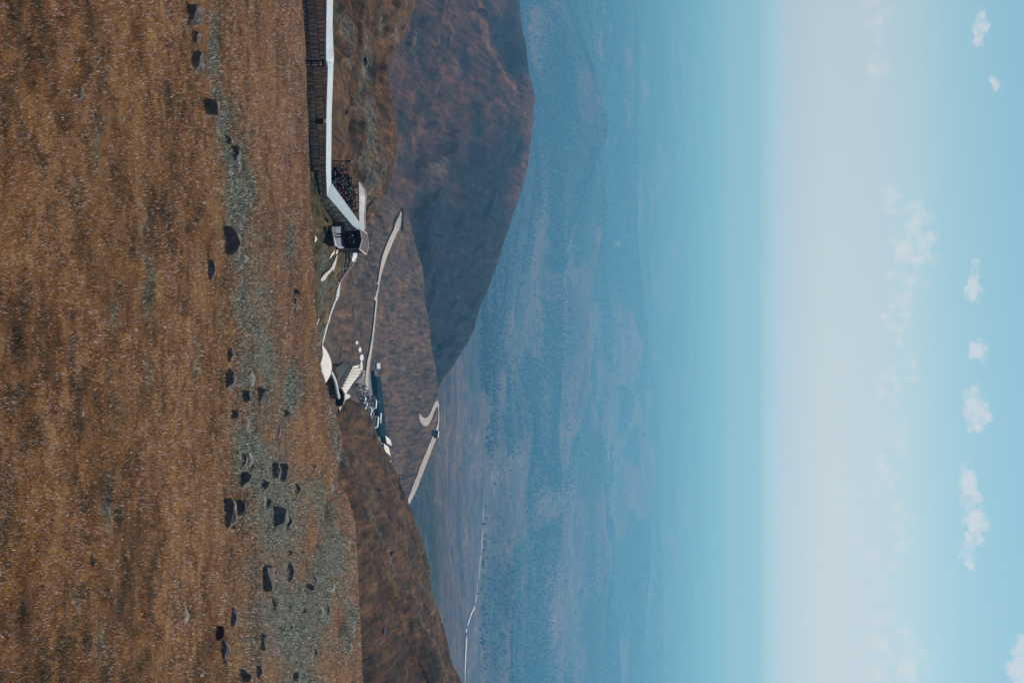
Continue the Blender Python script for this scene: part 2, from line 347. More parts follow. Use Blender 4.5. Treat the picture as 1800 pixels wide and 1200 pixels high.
pl[..., 2] += (1-flat)*gully(X, Y, .42, 22, 2.6, 411)*sstep(420, 520, Y)*(1-.6*sstep(780, 870, Y))
ex, ey = screen(pl)
w = fbm(ex/25, ey/60, 4, 71)
cb = np.stack([blobs(ex+w*10, ey, [(720, 640, 26, 60, .40), (715, 560, 12, 60, .35), (640, 480, 20, 40, .35), (690, 480, 14, 40, .4)]),
               blobs(ex+w*10, ey+w*20, [(640, 520, 14, 22, .55), (690, 540, 4, 14, .85), (682, 560, 4, 10, .9), (665, 440, 7, 18, .75), (640, 470, 6, 22, .75), (705, 470, 8, 16, .7), (720, 520, 6, 26, .6), (650, 545, 7, 20, .65), (700, 640, 12, 40, .5), (675, 600, 8, 24, .5), (620, 520, 10, 12, .5), (655, 440, 10, 14, .5), (615, 660, 13, 30, 1), (600, 680, 12, 30, .9), (700, 420, 8, 16, .5)]),  # dark blobs paint in shade of the folds and beside the stepped roof
               blobs(ex, ey+w*20, [(690, 810, 10, 20, .5), (610, 610, 12, 20, .5), (735, 490, 6, 30, .45), (760, 690, 4, 60, .4), (600, 560, 8, 20, .5)])], -1)
M_pl = ground_mat('plateau_ground', 45.0,
    [(.3, (.055, .046, .04)), (.42, (.085, .065, .052)), (.5, (.115, .08, .062)), (.6, (.14, .088, .062)), (.72, (.12, .10, .08))],
    (.11, .105, .095), (.025, .027, .03), (.22, .13, .08), bump=.7, sp=(2.2, .5, 1), fleck=.15, fine=60, streak=(.42, .08, 18))
pl_o = grid_obj('plateau', pl, M_pl, np.clip(cb, 0, 1))

# dark ridge at the right
ysR = np.concatenate([np.linspace(640, 1260, 560), np.linspace(1260, 2100, 60)[1:]])
sil = [(640, 585, 330), (690, 600, 345), (700, 612, 350), (710, 632, 355), (720, 640, 358), (740, 647, 362), (771, 656, 368), (793, 667, 372), (820, 679, 376), (837, 688, 380), (860, 697, 384), (897, 717, 390), (933, 730, 396), (977, 744, 402), (1033, 760, 410), (1100, 777, 418), (1160, 791, 426), (1200, 806, 430), (2100, 1000, 560)]
spine = [(640, 570, 290), (760, 590, 296), (800, 607, 300), (860, 640, 306), (973, 686, 318), (1027, 712, 324), (1093, 748, 332), (1160, 782, 340), (1200, 795, 345), (2100, 990, 470)]
rg = loft([
    [(640, 500, 235), (2100, 560, 240)],
    [(640, 540, 262), (800, 585, 270), (1000, 640, 272), (1200, 690, 280), (2100, 800, 300)],
    spine,
    [(k[0], k[1]-3.5-(k[0] > 800)*3, k[2]+12) for k in spine],
    sil,
    [(k[0], k[1]-14, k[2]+30) for k in sil],
    [(640, 500, 470), (2100, 560, 620)]], [40, 130, 110, 20, 110, 12, 20], ysR)
rg = smooth_knots(rg, 11)
X, Y = rg[..., 0], rg[..., 1]
rg[..., 2] += fbm(X/30, Y/30, 5, 81)*1.8+fbm(X/5, Y/6, 4, 83)*.45
rg[..., 2] += gully(X, Y, .7, 14, 1.5, 421)*sstep(240, 300, Y)
rx, ry = screen(rg); w = fbm(rx/30, ry/40, 4, 91)
spx = np.interp(ry, [s[0] for s in spine], [s[1] for s in spine])
slx = np.interp(ry, [s[0] for s in sil], [s[1] for s in sil])
cb = np.stack([np.exp(-((rx-spx+w*6+3)/5.5)**2)*(.55+.5*w)*(ry > 790), blobs(rx+w*14, ry+w*20, [(640, 900, 26, 80, .42), (765, 1190, 14, 60, .9), (660, 1080, 20, 60, .35), (690, 1180, 30, 60, .45)]),
               np.maximum(np.exp(-((rx-slx+5)/4)**2)*.62*(.6+.6*w), blobs(rx, ry, [(680, 950, 14, 20, .5), (645, 930, 4, 30, .5)]))], -1)
M_rg = ground_mat('ridge_ground', 16.0,
    [(.28, (.03, .024, .015)), (.42, (.075, .046, .026)), (.5, (.12, .062, .037)), (.6, (.14, .085, .04)), (.72, (.15, .12, .045))],
    (.12, .11, .09), (.018, .018, .017), (.19, .105, .06), bump=.9, sp=(1.3, .8, 1), fleck=.2, fine=50, streak=(.7, .11, 10))
rg_o = grid_obj('ridge', rg, M_rg, np.clip(cb, 0, 1))

# large hill in the middle distance
ysH = np.concatenate([np.linspace(-900, -60, 60, endpoint=False), np.linspace(-60, 900, 640)])
silH = [(-900, 880, 2100), (-200, 895, 2050), (0, 908, 2000), (60, 914, 1980), (90, 922, 1960), (120, 929, 1940), (150, 935, 1930), (170, 937, 1920), (200, 936, 1900), (260, 933, 1870), (300, 927, 1850), (330, 920, 1830), (350, 913, 1820), (380, 902, 1800),
        (400, 896, 1780), (440, 880, 1740), (470, 873, 1720), (500, 862, 1690), (540, 848, 1660), (580, 828, 1620), (620, 806, 1580), (650, 786, 1540), (680, 768, 1500), (720, 745, 1470), (900, 700, 1400)]
rib = [(-900, 800, 1600), (-200, 830, 1560), (0, 845, 1540), (40, 851, 1540), (90, 865, 1550), (130, 890, 1600), (165, 915, 1690), (200, 915, 1720), (300, 895, 1680), (400, 860, 1600), (500, 820, 1520), (600, 775, 1450), (700, 735, 1390), (900, 680, 1330)]
dip = [(k[0], k[1]-(15 if k[0] < 100 else (6 if k[0] < 140 else -6)), k[2]+(130 if k[0] < 140 else 60)) for k in rib]
hill = loft([
    [(-900, 560, 850), (400, 600, 900), (900, 620, 1050)],
    [(-900, 650, 1000), (0, 655, 1000), (300, 668, 1040), (380, 695, 1110), (450, 715, 1170), (600, 720, 1180), (700, 690, 1180), (900, 650, 1160)],
    [(-900, 740, 1330), (0, 770, 1330), (200, 800, 1380), (400, 780, 1370), (600, 745, 1290), (900, 665, 1240)],
    rib, dip, silH,
    [(k[0], k[1]-12, k[2]+90) for k in silH],
    [(-900, 780, 2900), (900, 700, 2300)]], [16, 110, 110, 40, 90, 90, 14, 20], ysH)
hill = smooth_knots(hill, 9)
X, Y = hill[..., 0], hill[..., 1]
hill[..., 2] += fbm(X/150+Y/420, Y/260, 5, 101)*11*sstep(1060, 1200, Y)+fbm(X/24, Y/34, 4, 103)*2.0
hx, hy = screen(hill); fs_ = 1-.85*np.exp(-((hx-np.interp(hy, [k[0] for k in silH], [k[1] for k in silH]))/16)**2)*(hy > -200)
hill[..., 2] += (gully(X, Y, -.35, 75, 8, 431, 5)*sstep(1060, 1250, Y)+gully(X, Y, -.3, 24, 2.5, 441, 5))*fs_
hx, hy = screen(hill); w = fbm(hx/40, hy/50, 5, 111); rbx = np.interp(hy, [s[0] for s in rib], [s[1] for s in rib])
forest = np.maximum(blobs(hx+w*20, hy+w*30, [(800, 470, 85, 140, 1.6), (850, 320, 60, 80, 1.3), (780, 600, 50, 90, 1.6), (730, 480, 26, 90, 1.4), (830, 400, 75, 80, 1.5), (900, 260, 26, 60, 1.0)]), (.75+.9*w)*sstep(-2, 12, hx-rbx)*(1-sstep(120, 190, hy)))  # woods on the flank plus shade painted dark there and behind the rib
cb = np.stack([blobs(hx+w*10, hy+w*20, [(780, 300, 34, 60, .55), (760, 350, 26, 50, .55), (730, 90, 10, 60, .6), (820, 290, 16, 60, .45)]), forest+blobs(hx+w*10, hy+w*20, [(820, 120, 16, 34, .8), (705, 210, 14, 34, .8), (840, 200, 14, 40, .6), (870, 160, 10, 20, .5), (730, 300, 10, 24, .7)]),
               (.72*np.exp(-((hx-rbx+3)/5)**2)*(hy < 190))+blobs(hx+w*14, hy+w*20, [(855, 60, 14, 60, .5), (720, 60, 6, 50, .5), (735, 180, 6, 40, .4), (860, 450, 8, 24, .6), (875, 470, 5, 18, .6)])], -1)  # first term paints the lit edge of the rib brighter
M_hill = ground_mat('hill_ground', 120.0,
    [(.3, (.05, .04, .035)), (.42, (.10, .058, .042)), (.5, (.15, .072, .05)), (.6, (.17, .09, .062)), (.72, (.12, .085, .07))],
    (.13, .14, .12), (.012, .018, .02), (.24, .12, .075), bump=.9, sp=(1.8, .6, 1), fleck=0, fine=60, streak=(-.35, .08, 17))
hill_o = grid_obj('hill', hill, M_hill, np.clip(cb, 0, .86))

# foothills running down to the plain, and the plain to the horizon
ysF = ycols(620, 60, -1500, 2700)
ZP = -1100.0
Drow = np.concatenate([np.linspace(900, 6500, 330), np.geomspace(6520, 62000, 330)])
YY, YS = np.meshgrid(Drow, ysF, indexing='ij')
XX = (YS-600)/F_PX*YY*1.02
Z = np.interp(YY, [900, 1200, 2000, 3000, 3900, 5200, 6600, 9000], [-300, -345, -455, -620, -770, -930, -1060, ZP])
Z = Z-np.clip(-(XX)/6000, -.5, 1)*0
amp = np.interp(YY, [900, 1500, 4000, 8000, 20000, 62000], [4, 18, 50, 85, 110, 0])
Z = Z+fbm(XX/900+3, YY/1300, 5, 121)*amp+fbm(XX/160, YY/200, 4, 125)*np.interp(YY, [900, 2000, 6000, 30000], [2, 6, 9, 0])
def dome(px, py, D, rx_, ry_, h, p=1.0):                # a low hill whose foot stands at that pixel's azimuth
    global Z
    x0 = (py-600)/F_PX*D
    d = np.sqrt(((XX-x0)/rx_)**2+((YY-D)/ry_)**2)
    Z = Z+h*np.exp(-(d**2)**p)
dome(0, 205, 8200, 480, 600, 210); dome(0, 370, 9200, 480, 600, 140); dome(0, 90, 7600, 400, 600, 60)
dome(0, 640, 8600, 420, 500, 95); dome(0, 740, 6500, 200, 300, 70); dome(0, 930, 9800, 900, 500, 90); dome(0, 1150, 9500, 600, 500, 70); dome(0, 1060, 5200, 700, 350, 60); dome(0, 520, 7600, 700, 300, 50)
dome(0, 350, 12500, 1500, 900, 80); dome(0, 900, 13500, 1800, 900, 110); dome(0, 1150, 16000, 1500, 1200, 90)
far = np.stack([XX, YY, Z], -1)
fx, fy = screen(far)
w = fbm(XX/700, YY/1500, 5, 131); w2 = fbm(XX/220, YY/500, 4, 137)
fo = sstep(-.12, .12, w+.6*w2+.25*sstep(4500, 6500, YY)-.28*(1-sstep(2200, 4200, YY)))
# open moor on these slopes, woods on those
fo *= 1-np.clip(blobs(fx, fy, [(960, 80, 10, 60, 1), (958, 260, 10, 60, 1.0), (955, 360, 8, 50, .8), (1000, 950, 18, 130, 1.1), (985, 1080, 32, 130, 1.1), (1010, 660, 6, 70, 1), (960, 700, 10, 120, .7), (905, 600, 18, 80, .8), (800, 1080, 30, 200, .9), (790, 800, 30, 200, .9), (1110, 100, 6, 200, .5), (1080, 650, 6, 120, .6)]), 0, 1)
fo = np.maximum(fo, blobs(fx, fy, [(985, 200, 36, 160, 1.6), (1025, 300, 16, 110, 1.3), (1040, 1000, 12, 220, 1), (870, 1080, 22, 150, 1), (975, 600, 26, 120, .9), (895, 750, 14, 50, 1), (930, 900, 12, 100, .8), (1045, 850, 14, 60, .9)]))
cb = np.stack([0*fo, np.clip(fo, 0, 1)*.95, np.clip(w2*1.2, 0, .6)*(1-fo)], -1)
M_far = ground_mat('plain_ground', 420.0,
    [(.3, (.03, .028, .028)), (.42, (.055, .045, .04)), (.5, (.09, .066, .054)), (.6, (.12, .085, .066)), (.72, (.15, .11, .085))],
    (.12, .12, .10), (.016, .026, .024), (.2, .15, .115), bump=.6, sp=(1.2, .8, 1), fleck=0, fine=60, streak=(.75, .35, 20))
far_o = grid_obj('plain', far, M_far, cb)

# ---------------------------------------------------------------- haze
bm = bmesh.new(); bmesh.ops.create_cube(bm, size=1)
for v in bm.verts: v.co = Vector((v.co.x*150000, -4000 if v.co.y < 0 else 64000, -1300 if v.co.z < 0 else 150))
me = bpy.data.meshes.new('haze'); bm.to_mesh(me); bm.free()
mh = bpy.data.materials.new('haze_air'); mh.use_nodes = True; h = NT(mh.node_tree)
pv = h.n('ShaderNodeVolumePrincipled', i_Color=(.13, .50, 1.0, 1), i_Absorption_Color=(.62, .57, 1, 1), i_Density=1.2e-4, i_Anisotropy=0.24)
h.n('ShaderNodeOutputMaterial', i_Volume=pv.outputs[0])
me.materials.append(mh); hz = bpy.data.objects.new('haze', me); COL.objects.link(hz); tag(hz, kind='stuff', label='pale blue haze over the far plain', cat='haze')
# ==OBJECTS==
# ================================================================ GRASS (low moorland plants, one mass)
def blade_mat():
    m, h, b = prin('grass_blades', rough=.8, spec=.15)
    vc = h.n('ShaderNodeVertexColor', layer_name='tone'); h.set(b, 'Base_Color', vc.outputs[0])
    tr = h.n('ShaderNodeBsdfTranslucent', i_Color=vc.outputs[0]); mx = h.n('ShaderNodeMixShader', i_0=.35)
    h.nt.links.new(b.outputs[0], mx.inputs[1]); h.nt.links.new(tr.outputs[0], mx.inputs[2])
    o = [n for n in h.nt.nodes if n.type == 'OUTPUT_MATERIAL'][0]; h.nt.links.new(mx.outputs[0], o.inputs[0]); return m
M_blade = blade_mat()
def scatter(name, P, cov, n, r0, r1, hfun, palette, pal_grey, pal_bri, label, seed=1):
    g_ = np.random.default_rng(seed); nr, nc = P.shape[:2]
    c_in0, c_in1 = 60, nc-61
    fi = g_.uniform(r0, r1, n); fj = g_.uniform(c_in0, c_in1, n)
    i = fi.astype(int); j = fj.astype(int); a = (fi-i)[:, None]; b = (fj-j)[:, None]
    def bil(A): return (A[i, j]*(1-a)+A[i+1, j]*a)*(1-b)+(A[i, j+1]*(1-a)+A[i+1, j+1]*a)*b
    p = bil(P); c = bil(cov); D = p[:, 1]
    clump = fbm(p[:, 0]*1.6, p[:, 1]*1.1, 3, 301); big = fbm(p[:, 0]/2.6, p[:, 1]/3.6, 5, 305)
    mid = fbm(p[:, 0]*2.3, p[:, 1]*1.3, 3, 309); wide = fbm(p[:, 0]/1.1, p[:, 1]/1.3, 3, 313); sel = g_.random(n) < .66+clump*1.1
    p, c, D, clump, big, mid, wide = p[sel], c[sel], D[sel], clump[sel], big[sel], mid[sel], wide[sel]; n = len(p)
    hgt, wid = hfun(D); hgt = hgt*g_.uniform(.45, 1.25, n)*(1+.7*clump); wid = wid*g_.uniform(.6, 1.5, n)
    ang = g_.uniform(0, 2*np.pi, n); lean = g_.uniform(.1, .9, n)*hgt; la = g_.uniform(0, 2*np.pi, n)
    t = np.stack([np.cos(ang)*wid/2, np.sin(ang)*wid/2, 0*ang], -1)
    tip = p+np.stack([np.cos(la)*lean, np.sin(la)*lean, hgt], -1)
    base = p-np.array([0, 0, .01])
    midp = base*.45+tip*.55+np.array([0, 0, 1])*hgt[:, None]*.1
    V = np.stack([base-t*.7, base+t*.7, midp+t, midp-t, tip], 1).reshape(-1, 3)
    k = np.arange(n)*5
    loops = np.stack([k, k+1, k+2, k+3, k+3, k+2, k+4], -1).reshape(-1)
    me = bpy.data.meshes.new(name); me.vertices.add(n*5); me.vertices.foreach_set('co', V.astype(np.float32).reshape(-1))
    me.loops.add(n*7); me.loops.foreach_set('vertex_index', loops.astype(np.int32))
    me.polygons.add(n*2); ls = np.stack([np.arange(n)*7, np.arange(n)*7+4], -1).reshape(-1); me.polygons.foreach_set('loop_start', ls.astype(np.int32))
    me.update(calc_edges=True)
    pal = np.array(palette); pg = np.array(pal_grey); pb = np.array(pal_bri)
    u = np.clip(g_.random(n)*.42+.30+big*.55+mid*.6+wide*.35, 0, .999); col = pal[(u*len(pal)).astype(int)].copy()
    fr = .2+sstep(60, 115, p[:, 1])[:, None]*.3; col = col*(1-fr)+fr*np.array([.29, .19, .155]); isg = g_.random(n) < c[:, 0]*1.15-.04; col[isg] = pg[g_.integers(0, len(pg), isg.sum())]
    isb = g_.random(n) < c[:, 2]*.9; col[isb] = pb[g_.integers(0, len(pb), isb.sum())]
    spk = g_.random(n) < .07+.10*np.clip(.5+big*2, 0, 1); col[spk & ~isg] = np.array([.60, .50, .48])
    col *= g_.uniform(.7, 1.7, (n, 1)); col *= (1-.75*np.clip(c[:, 1:2]*1.2, 0, 1))
    ca = me.color_attributes.new('tone', 'FLOAT_COLOR', 'POINT'); cc = np.ones((n, 5, 4), np.float32); cc[..., :3] = col[:, None, :]
    ca.data.foreach_set('color', cc.reshape(-1)); me.materials.append(M_blade)
    o = bpy.data.objects.new(name, me); COL.objects.link(o); tag(o, label, 'grass', kind='stuff'); return o
PAL = [(.035, .04, .018), (.07, .085, .03), (.09, .05, .024), (.17, .075, .03), (.22, .10, .04), (.13, .12, .04), (.30, .13, .045), (.36, .17, .06), (.40, .20, .06), (.36, .21, .10), (.42, .25, .12), (.48, .30, .10)]
PALG = [(.03, .036, .026), (.07, .08, .055), (.13, .14, .10), (.08, .10, .05), (.20, .21, .18), (.42, .43, .40), (.04, .045, .035), (.55, .55, .53)]
PALB = [(.40, .21, .07), (.32, .17, .06), (.38, .25, .11)]
rowD = Pm[:, nc_mid := Pm.shape[1]//2, 1]
ra = int(np.searchsorted(rowD[:PRE+600], 27)); rb = PRE+180+180+140+60+120
scatter('grass', Pm, cov_m, 680000, ra, rb, lambda D: (.075+.0012*D, .012*(D/30)**.85), PAL, PALG, PALB, 'short orange and brown moorland grass with pale flecks in the foreground', 1)
# ================================================================ OBJECTS
bpy.context.view_layer.update()
dg = bpy.context.evaluated_depsgraph_get()
def hit(o, x, y, lift=0.0):
    ok, p, nrm, _ = o.ray_cast(Vector((0, 0, 0)), pdir(x, y).normalized(), distance=90000)
    if not ok: p = at(x, y, 300)
    return Vector(p)+Vector((0, 0, lift))
def hit_any(x, y, lift=0):
    best = None
    for o in (meadow, bank_o, hs_o, rg_o, pl_o, hill_o, far_o):
        ok, p, nrm, _ = o.ray_cast(Vector((0, 0, 0)), pdir(x, y).normalized(), distance=90000)
        if ok and (best is None or p.length < best.length): best = Vector(p)
    return best+Vector((0, 0, lift))
def drop(o, P, lift=0.0):                                # straight down onto a sheet
    ok, p, nrm, _ = o.ray_cast(Vector((P[0], P[1], 200)), Vector((0, 0, -1)), distance=3000)
    return Vector((P[0], P[1], (p.z if ok else P[2])+lift))

def solid(name, col, rough=.7, metal=0, var=.25, scale=3.0, spec=.3, bump=0):
    m, h, b = prin(name, rough=rough, metal=metal, spec=spec)
    tc = h.n('ShaderNodeTexCoord').outputs['Object']; n = h.noise(tc, scale, 6, .7)
    h.set(b, 'Base_Color', h.ramp(n, [(.3, tuple(c*(1-var) for c in col)), (.7, tuple(min(1, c*(1+var)) for c in col))]))
    if bump: h.set(b, 'Normal', h.n('ShaderNodeBump', i_Strength=bump, i_Distance=.05, i_Height=n).outputs[0])
    return m
def box_v(c, sx, sy, sz):                               # c = centre of the base
    x, y, z = c; return [(x+a*sx/2, y+b*sy/2, z+k*sz) for k in (0, 1) for a, b in ((-1, -1), (1, -1), (1, 1), (-1, 1))]
BF = [(0, 3, 2, 1), (4, 5, 6, 7), (0, 1, 5, 4), (1, 2, 6, 5), (2, 3, 7, 6), (3, 0, 4, 7)]
class MB:
    def __init__(s): s.v = []; s.f = []
    def add(s, v, f): k = len(s.v); s.v += [tuple(a) for a in v]; s.f += [tuple(i+k for i in q) for q in f]; return s
    def box(s, c, sx, sy, sz): return s.add(box_v(c, sx, sy, sz), BF)
    def bar(s, a, b, r=.03, up=(0, 0, 1)):
        a = Vector(a); b = Vector(b); d = (b-a).normalized(); u = d.cross(Vector(up))
        if u.length < .1: u = d.cross(Vector((1, 0, 0)))
        u.normalize(); w = u.cross(d)
        v = [p+u*i*r+w*j*r for p in (a, b) for i, j in ((-1, -1), (1, -1), (1, 1), (-1, 1))]
        return s.add(v, [(0, 1, 2, 3), (7, 6, 5, 4), (0, 4, 5, 1), (1, 5, 6, 2), (2, 6, 7, 3), (3, 7, 4, 0)])
    def slab(s, P, th, d=(0, 0, -1)):                   # extruded polygon
        P = [Vector(p) for p in P]; n = len(P); d = Vector(d)*th
        return s.add(P+[p+d for p in P], [tuple(range(n)), tuple(range(2*n-1, n-1, -1))]+[(i, i+n, (i+1) % n+n, (i+1) % n) for i in range(n)])
    def strip(s, A, B, th=.15):                          # roof strip between two polylines
        A = [Vector(p) for p in A]; B = [Vector(p) for p in B]; n = len(A); d = Vector((0, 0, -th))
        v = A+B+[p+d for p in A]+[p+d for p in B]; f = []
        for i in range(n-1):
            f += [(i, i+1, n+i+1, n+i), (2*n+i, 3*n+i, 3*n+i+1, 2*n+i+1), (i, 2*n+i, 2*n+i+1, i+1), (n+i, n+i+1, 3*n+i+1, 3*n+i)]
        f += [(0, n, 3*n, 2*n), (n-1, 3*n-1, 4*n-1, 2*n-1)]
        return s.add(v, f)
    def build(s, name, mat, parent=None):
        o = mesh_obj(name, s.v, s.f, mat, parent)
        bm = bmesh.new(); bm.from_mesh(o.data); bmesh.ops.recalc_face_normals(bm, faces=bm.faces); bm.to_mesh(o.data); bm.free(); return o

def ribbed(name, col, freq=2.2, dirt=.25, axis='X'):
    m, h, b = prin(name, rough=.5, spec=.3)
    tc = h.n('ShaderNodeTexCoord').outputs['Object']; w = h.n('ShaderNodeTexWave', i_Vector=tc, i_Scale=freq, bands_direction=axis)
    n = h.noise(tc, 1.6, 6, .7); n2 = h.noise(tc, 14, 4, .7)
    c = h.ramp(n, [(.35, tuple(x*(1-dirt) for x in col)), (.6, col)])
    c = h.mix(h.m('MULTIPLY', h.m('GREATER_THAN', w.outputs[1], .86), .45), c, tuple(x*.45 for x in col)+(1,))
    c = h.mix(h.m('MULTIPLY', n2, .35), c, tuple(x*.7 for x in col)+(1,))
    h.set(b, 'Base_Color', c); return m
M_roof = ribbed('pale_roof_sheet', (.46, .55, .60), 1.3)
M_roof2 = ribbed('pale_walkway_roof', (.50, .55, .57), .6)
M_white = solid('white_concrete', (.62, .60, .57), .8, var=.12, scale=1.2)
M_dirty = ribbed('streaked_clear_roof', (.42, .42, .43), .9, .5)
M_darkm = solid('dark_paint', (.02, .02, .022), .6)
M_mesh = solid('mesh_wire', (.05, .045, .04), .6)
def plank_mat():
    m, h, b = prin('weathered_planks', rough=.85, spec=.1)
    tc = h.n('ShaderNodeTexCoord').outputs['Object']
    sp_ = h.n('ShaderNodeSeparateXYZ', i_Vector=tc)
    br = h.n('ShaderNodeTexBrick', i_Vector=h.n('ShaderNodeCombineXYZ', i_X=sp_.outputs[0], i_Y=sp_.outputs[2]).outputs[0], i_Scale=1.0)
    br.inputs['Brick Width'].default_value = .42; br.inputs['Row Height'].default_value = .95; br.inputs['Mortar Size'].default_value = .03
    br.inputs['Color1'].default_value = (.74, .57, .45, 1); br.inputs['Color2'].default_value = (.46, .35, .28, 1); br.inputs['Mortar'].default_value = (.04, .034, .03, 1)
    n = h.noise(h.vmul(tc, (5, 1, 1.2)), 1.4, 7, .7)
    c = h.mix(1.0, br.outputs[0], h.ramp(n, [(.35, (.55, .52, .5)), (.5, (1, 1, 1)), (.7, (1.9, 1.85, 1.8))]), 'MULTIPLY')
    h.set(b, 'Base_Color', c); h.set(b, 'Normal', h.n('ShaderNodeBump', i_Strength=.6, i_Distance=.03, i_Height=n).outputs[0]); return m
M_plank = plank_mat()
M_wood = solid('dark_wood', (.075, .052, .04), .8, var=.4)
M_step = solid('dark_steps', (.05, .042, .038), .9, var=.4)  # dark tone for the gaps between people in the crowd
M_hut = solid('dark_brown_board', (.022, .013, .012), .7, var=.5, scale=6)
M_hutroof = solid('grey_felt_roof', (.075, .073, .08), .9, var=.15, scale=8)
M_trim = solid('white_trim', (.6, .6, .6), .6, var=.1)
M_glass = solid('dark_glass', (.01, .035, .03), .15, spec=.6)
M_pale = solid('pale_notice', (.42, .37, .38), .7, var=.1)
M_deck = ribbed('shade_blue_deck', (.12, .18, .25), .55, .4)  # shade on the pale deck put into its blue-grey colour
M_conc = solid('pale_paving', (.50, .47, .43), .9, var=.2, scale=2)
M_asph = solid('asphalt', (.15, .15, .165), 1, var=.3, scale=.3, spec=.02)
M_roadc = solid('pale_road', (.36, .33, .31), .95, var=.35, scale=.35, spec=.05)
M_navy = solid('navy_roof', (.012, .03, .045), 1, var=.2, scale=.2, spec=0)
M_navyw = solid('navy_wall', (.014, .022, .032), .8, var=.3, scale=.4)
M_rail = solid('galvanised_rail', (.42, .42, .44), .5, var=.1)

# ---- the long covered corridor
def P3(x, y, D): return at(x, y, D)
cr = empty('covered_corridor', P3(540, 172, 140)); tag(cr, 'long board-walled corridor under a thin white roof, running in from the photo edge', 'corridor')
def crc(mb, name, mat):
    o = mb.build(name, mat, cr); o.matrix_parent_inverse = Matrix.Translation(-cr.location); return o
Dn = lambda y: 138+6*(y/345)
wy = [-260, -120, 0, 90, 112, 120, 200, 300, 345]
nearx = {-260: 573, -120: 574, 0: 574.5, 90: 573, 106: 573.5, 112: 575.5, 120: 576.5, 200: 574, 300: 573.2, 345: 575}
farx = {-260: 584, -120: 585, 0: 585.5, 75: 583.8, 84: 586, 90: 587.5, 102: 587, 108: 586, 120: 586, 200: 583, 300: 582, 322: 582.3}
ny = [-260, -120, 0, 45, 90, 106, 112, 120, 160, 200, 250, 300, 345]
A = [P3(np.interp(y, list(nearx), list(nearx.values())), y, Dn(y)) for y in ny]
fy_ = [-260, -120, 0, 45, 84, 102, 112, 120, 160, 200, 250, 295, 322]
B = [P3(np.interp(y, list(farx), list(farx.values())), y, Dn(y)+2.5) for y in fy_]
crc(MB().strip(A, B, .16), 'roof', M_roof)
wn = [Vector(p)+Vector((0, .25, -.17)) for p in A]
def wallmesh(top, h, th=.15):
    top = [Vector(p) for p in top]; n = len(top); bot = [p-Vector((0, 0, h)) for p in top]; d = Vector((0, th, 0))
    v = top+bot+[p+d for p in top]+[p+d for p in bot]; f = []
    for i in range(n-1): f += [(i, i+1, n+i+1, n+i), (2*n+i, 3*n+i, 3*n+i+1, 2*n+i+1), (i, 2*n+i, 2*n+i+1, i+1), (n+i, n+i+1, 3*n+i+1, 3*n+i)]
    f += [(0, n, 3*n, 2*n), (n-1, 3*n-1, 4*n-1, 2*n-1)]
    return MB().add(v, f)
crc(wallmesh(wn, 4.0), 'wall', M_plank)
wf = [Vector(p)+Vector((0, -.25, -.17)) for p in B]
crc(wallmesh(wf, 1.5), 'rear_wall', M_wood)
# rising limb of the corridor
ra_ = empty('covered_stairway', P3(575, 345, 146)); tag(ra_, 'covered stairway rising from the corridor bend to the dark hut, white ribbed roof', 'stairway')
def rc(mb, name, mat, par=None):
    par = par or ra_; o = mb.build(name, mat, par); o.matrix_parent_inverse = Matrix.Translation(-par.location); return o
K = 9
A2 = [P3(575.5+(629-575.5)*t, 344+(407-344)*t, 144.2+8*t) for t in np.linspace(0, 1, K)]
B2 = [P3(583+(641.5-583)*t, 322+(404-322)*t, 147+8.5*t) for t in np.linspace(0, 1, K)]
rc(MB().strip(A2, B2, .16), 'roof', M_roof)
A2w = [Vector(p)+Vector((.12, .2, -.17)) for p in A2]
rc(wallmesh(A2w, 2.45), 'wall', M_plank)
mb = MB()
for t in np.linspace(.55, 1, 6):
    p = A2[0].lerp(A2[-1], t)+Vector((0, .1, -2.6)); q = p+Vector((0, 0, 2.5)); rc(MB().bar(p, q, .05), 'post', M_darkm)
# clear roof on the far side of the steps
cl = empty('curved_canopy', P3(631, 360, 158)); tag(cl, 'thin curved pale canopy over the far side of the crowded steps', 'canopy')
yy = [320, 326, 333, 345, 360, 380, 396, 402]
A3 = [P3(x, y, 157.5) for x, y in zip([631, 631, 631.2, 631.4, 631.4, 631.4, 632, 633], yy)]
B3 = [P3(x, y, 159.8) for x, y in zip([632, 636.5, 640.8, 643, 641.5, 640.6, 641, 641], yy)]
rc(MB().strip(A3, B3, .12), 'roof', M_dirty, cl)
mb = MB()
for y in (328, 342, 356, 370, 386, 400): rc(MB().bar(P3(631, y, 157.6), P3(600, y, 157.6), .05), 'post', M_darkm, cl)
mb = MB()
for k, dx in enumerate((-9, -15)): mb.bar(P3(631+dx, 324, 157.5), P3(631+dx, 402, 157.5), .035)
mb.bar(B3[0], B3[1], .05); rc(mb, 'railing', M_wood, cl)
for i in range(len(B3)-1): pass
mb = MB()
for i in range(len(B3)-1): mb.bar(B3[i]+Vector((0, .06, .02)), B3[i+1]+Vector((0, .06, .02)), .05)
rc(mb, 'roof_edge', M_trim, cl)
# the steps the crowd stands on
st = empty('stone_steps', P3(590, 340, 152)); tag(st, 'broad stone steps packed with visitors behind the white corridor roof', 'steps')
def floor_z(y): return P3(np.interp(y, [285, 293, 300, 312, 325, 340, 395], [573, 577, 583, 590, 596, 599, 600]), y, 156.5).z
def roofD(y): return 147.6+8.5*max(0, (y-322)/82)
for y in range(286, 402, 6):
    p0 = P3(580, y, 153); p1 = P3(580, y+6, 153); y0 = roofD(y)+.3
    rc(MB().box(((p0.x+p1.x)/2, (y0+158.6)/2, floor_z(y)-1.6), (p1.x-p0.x)*1.0, 158.6-y0, 1.6), 'step', M_step, st)

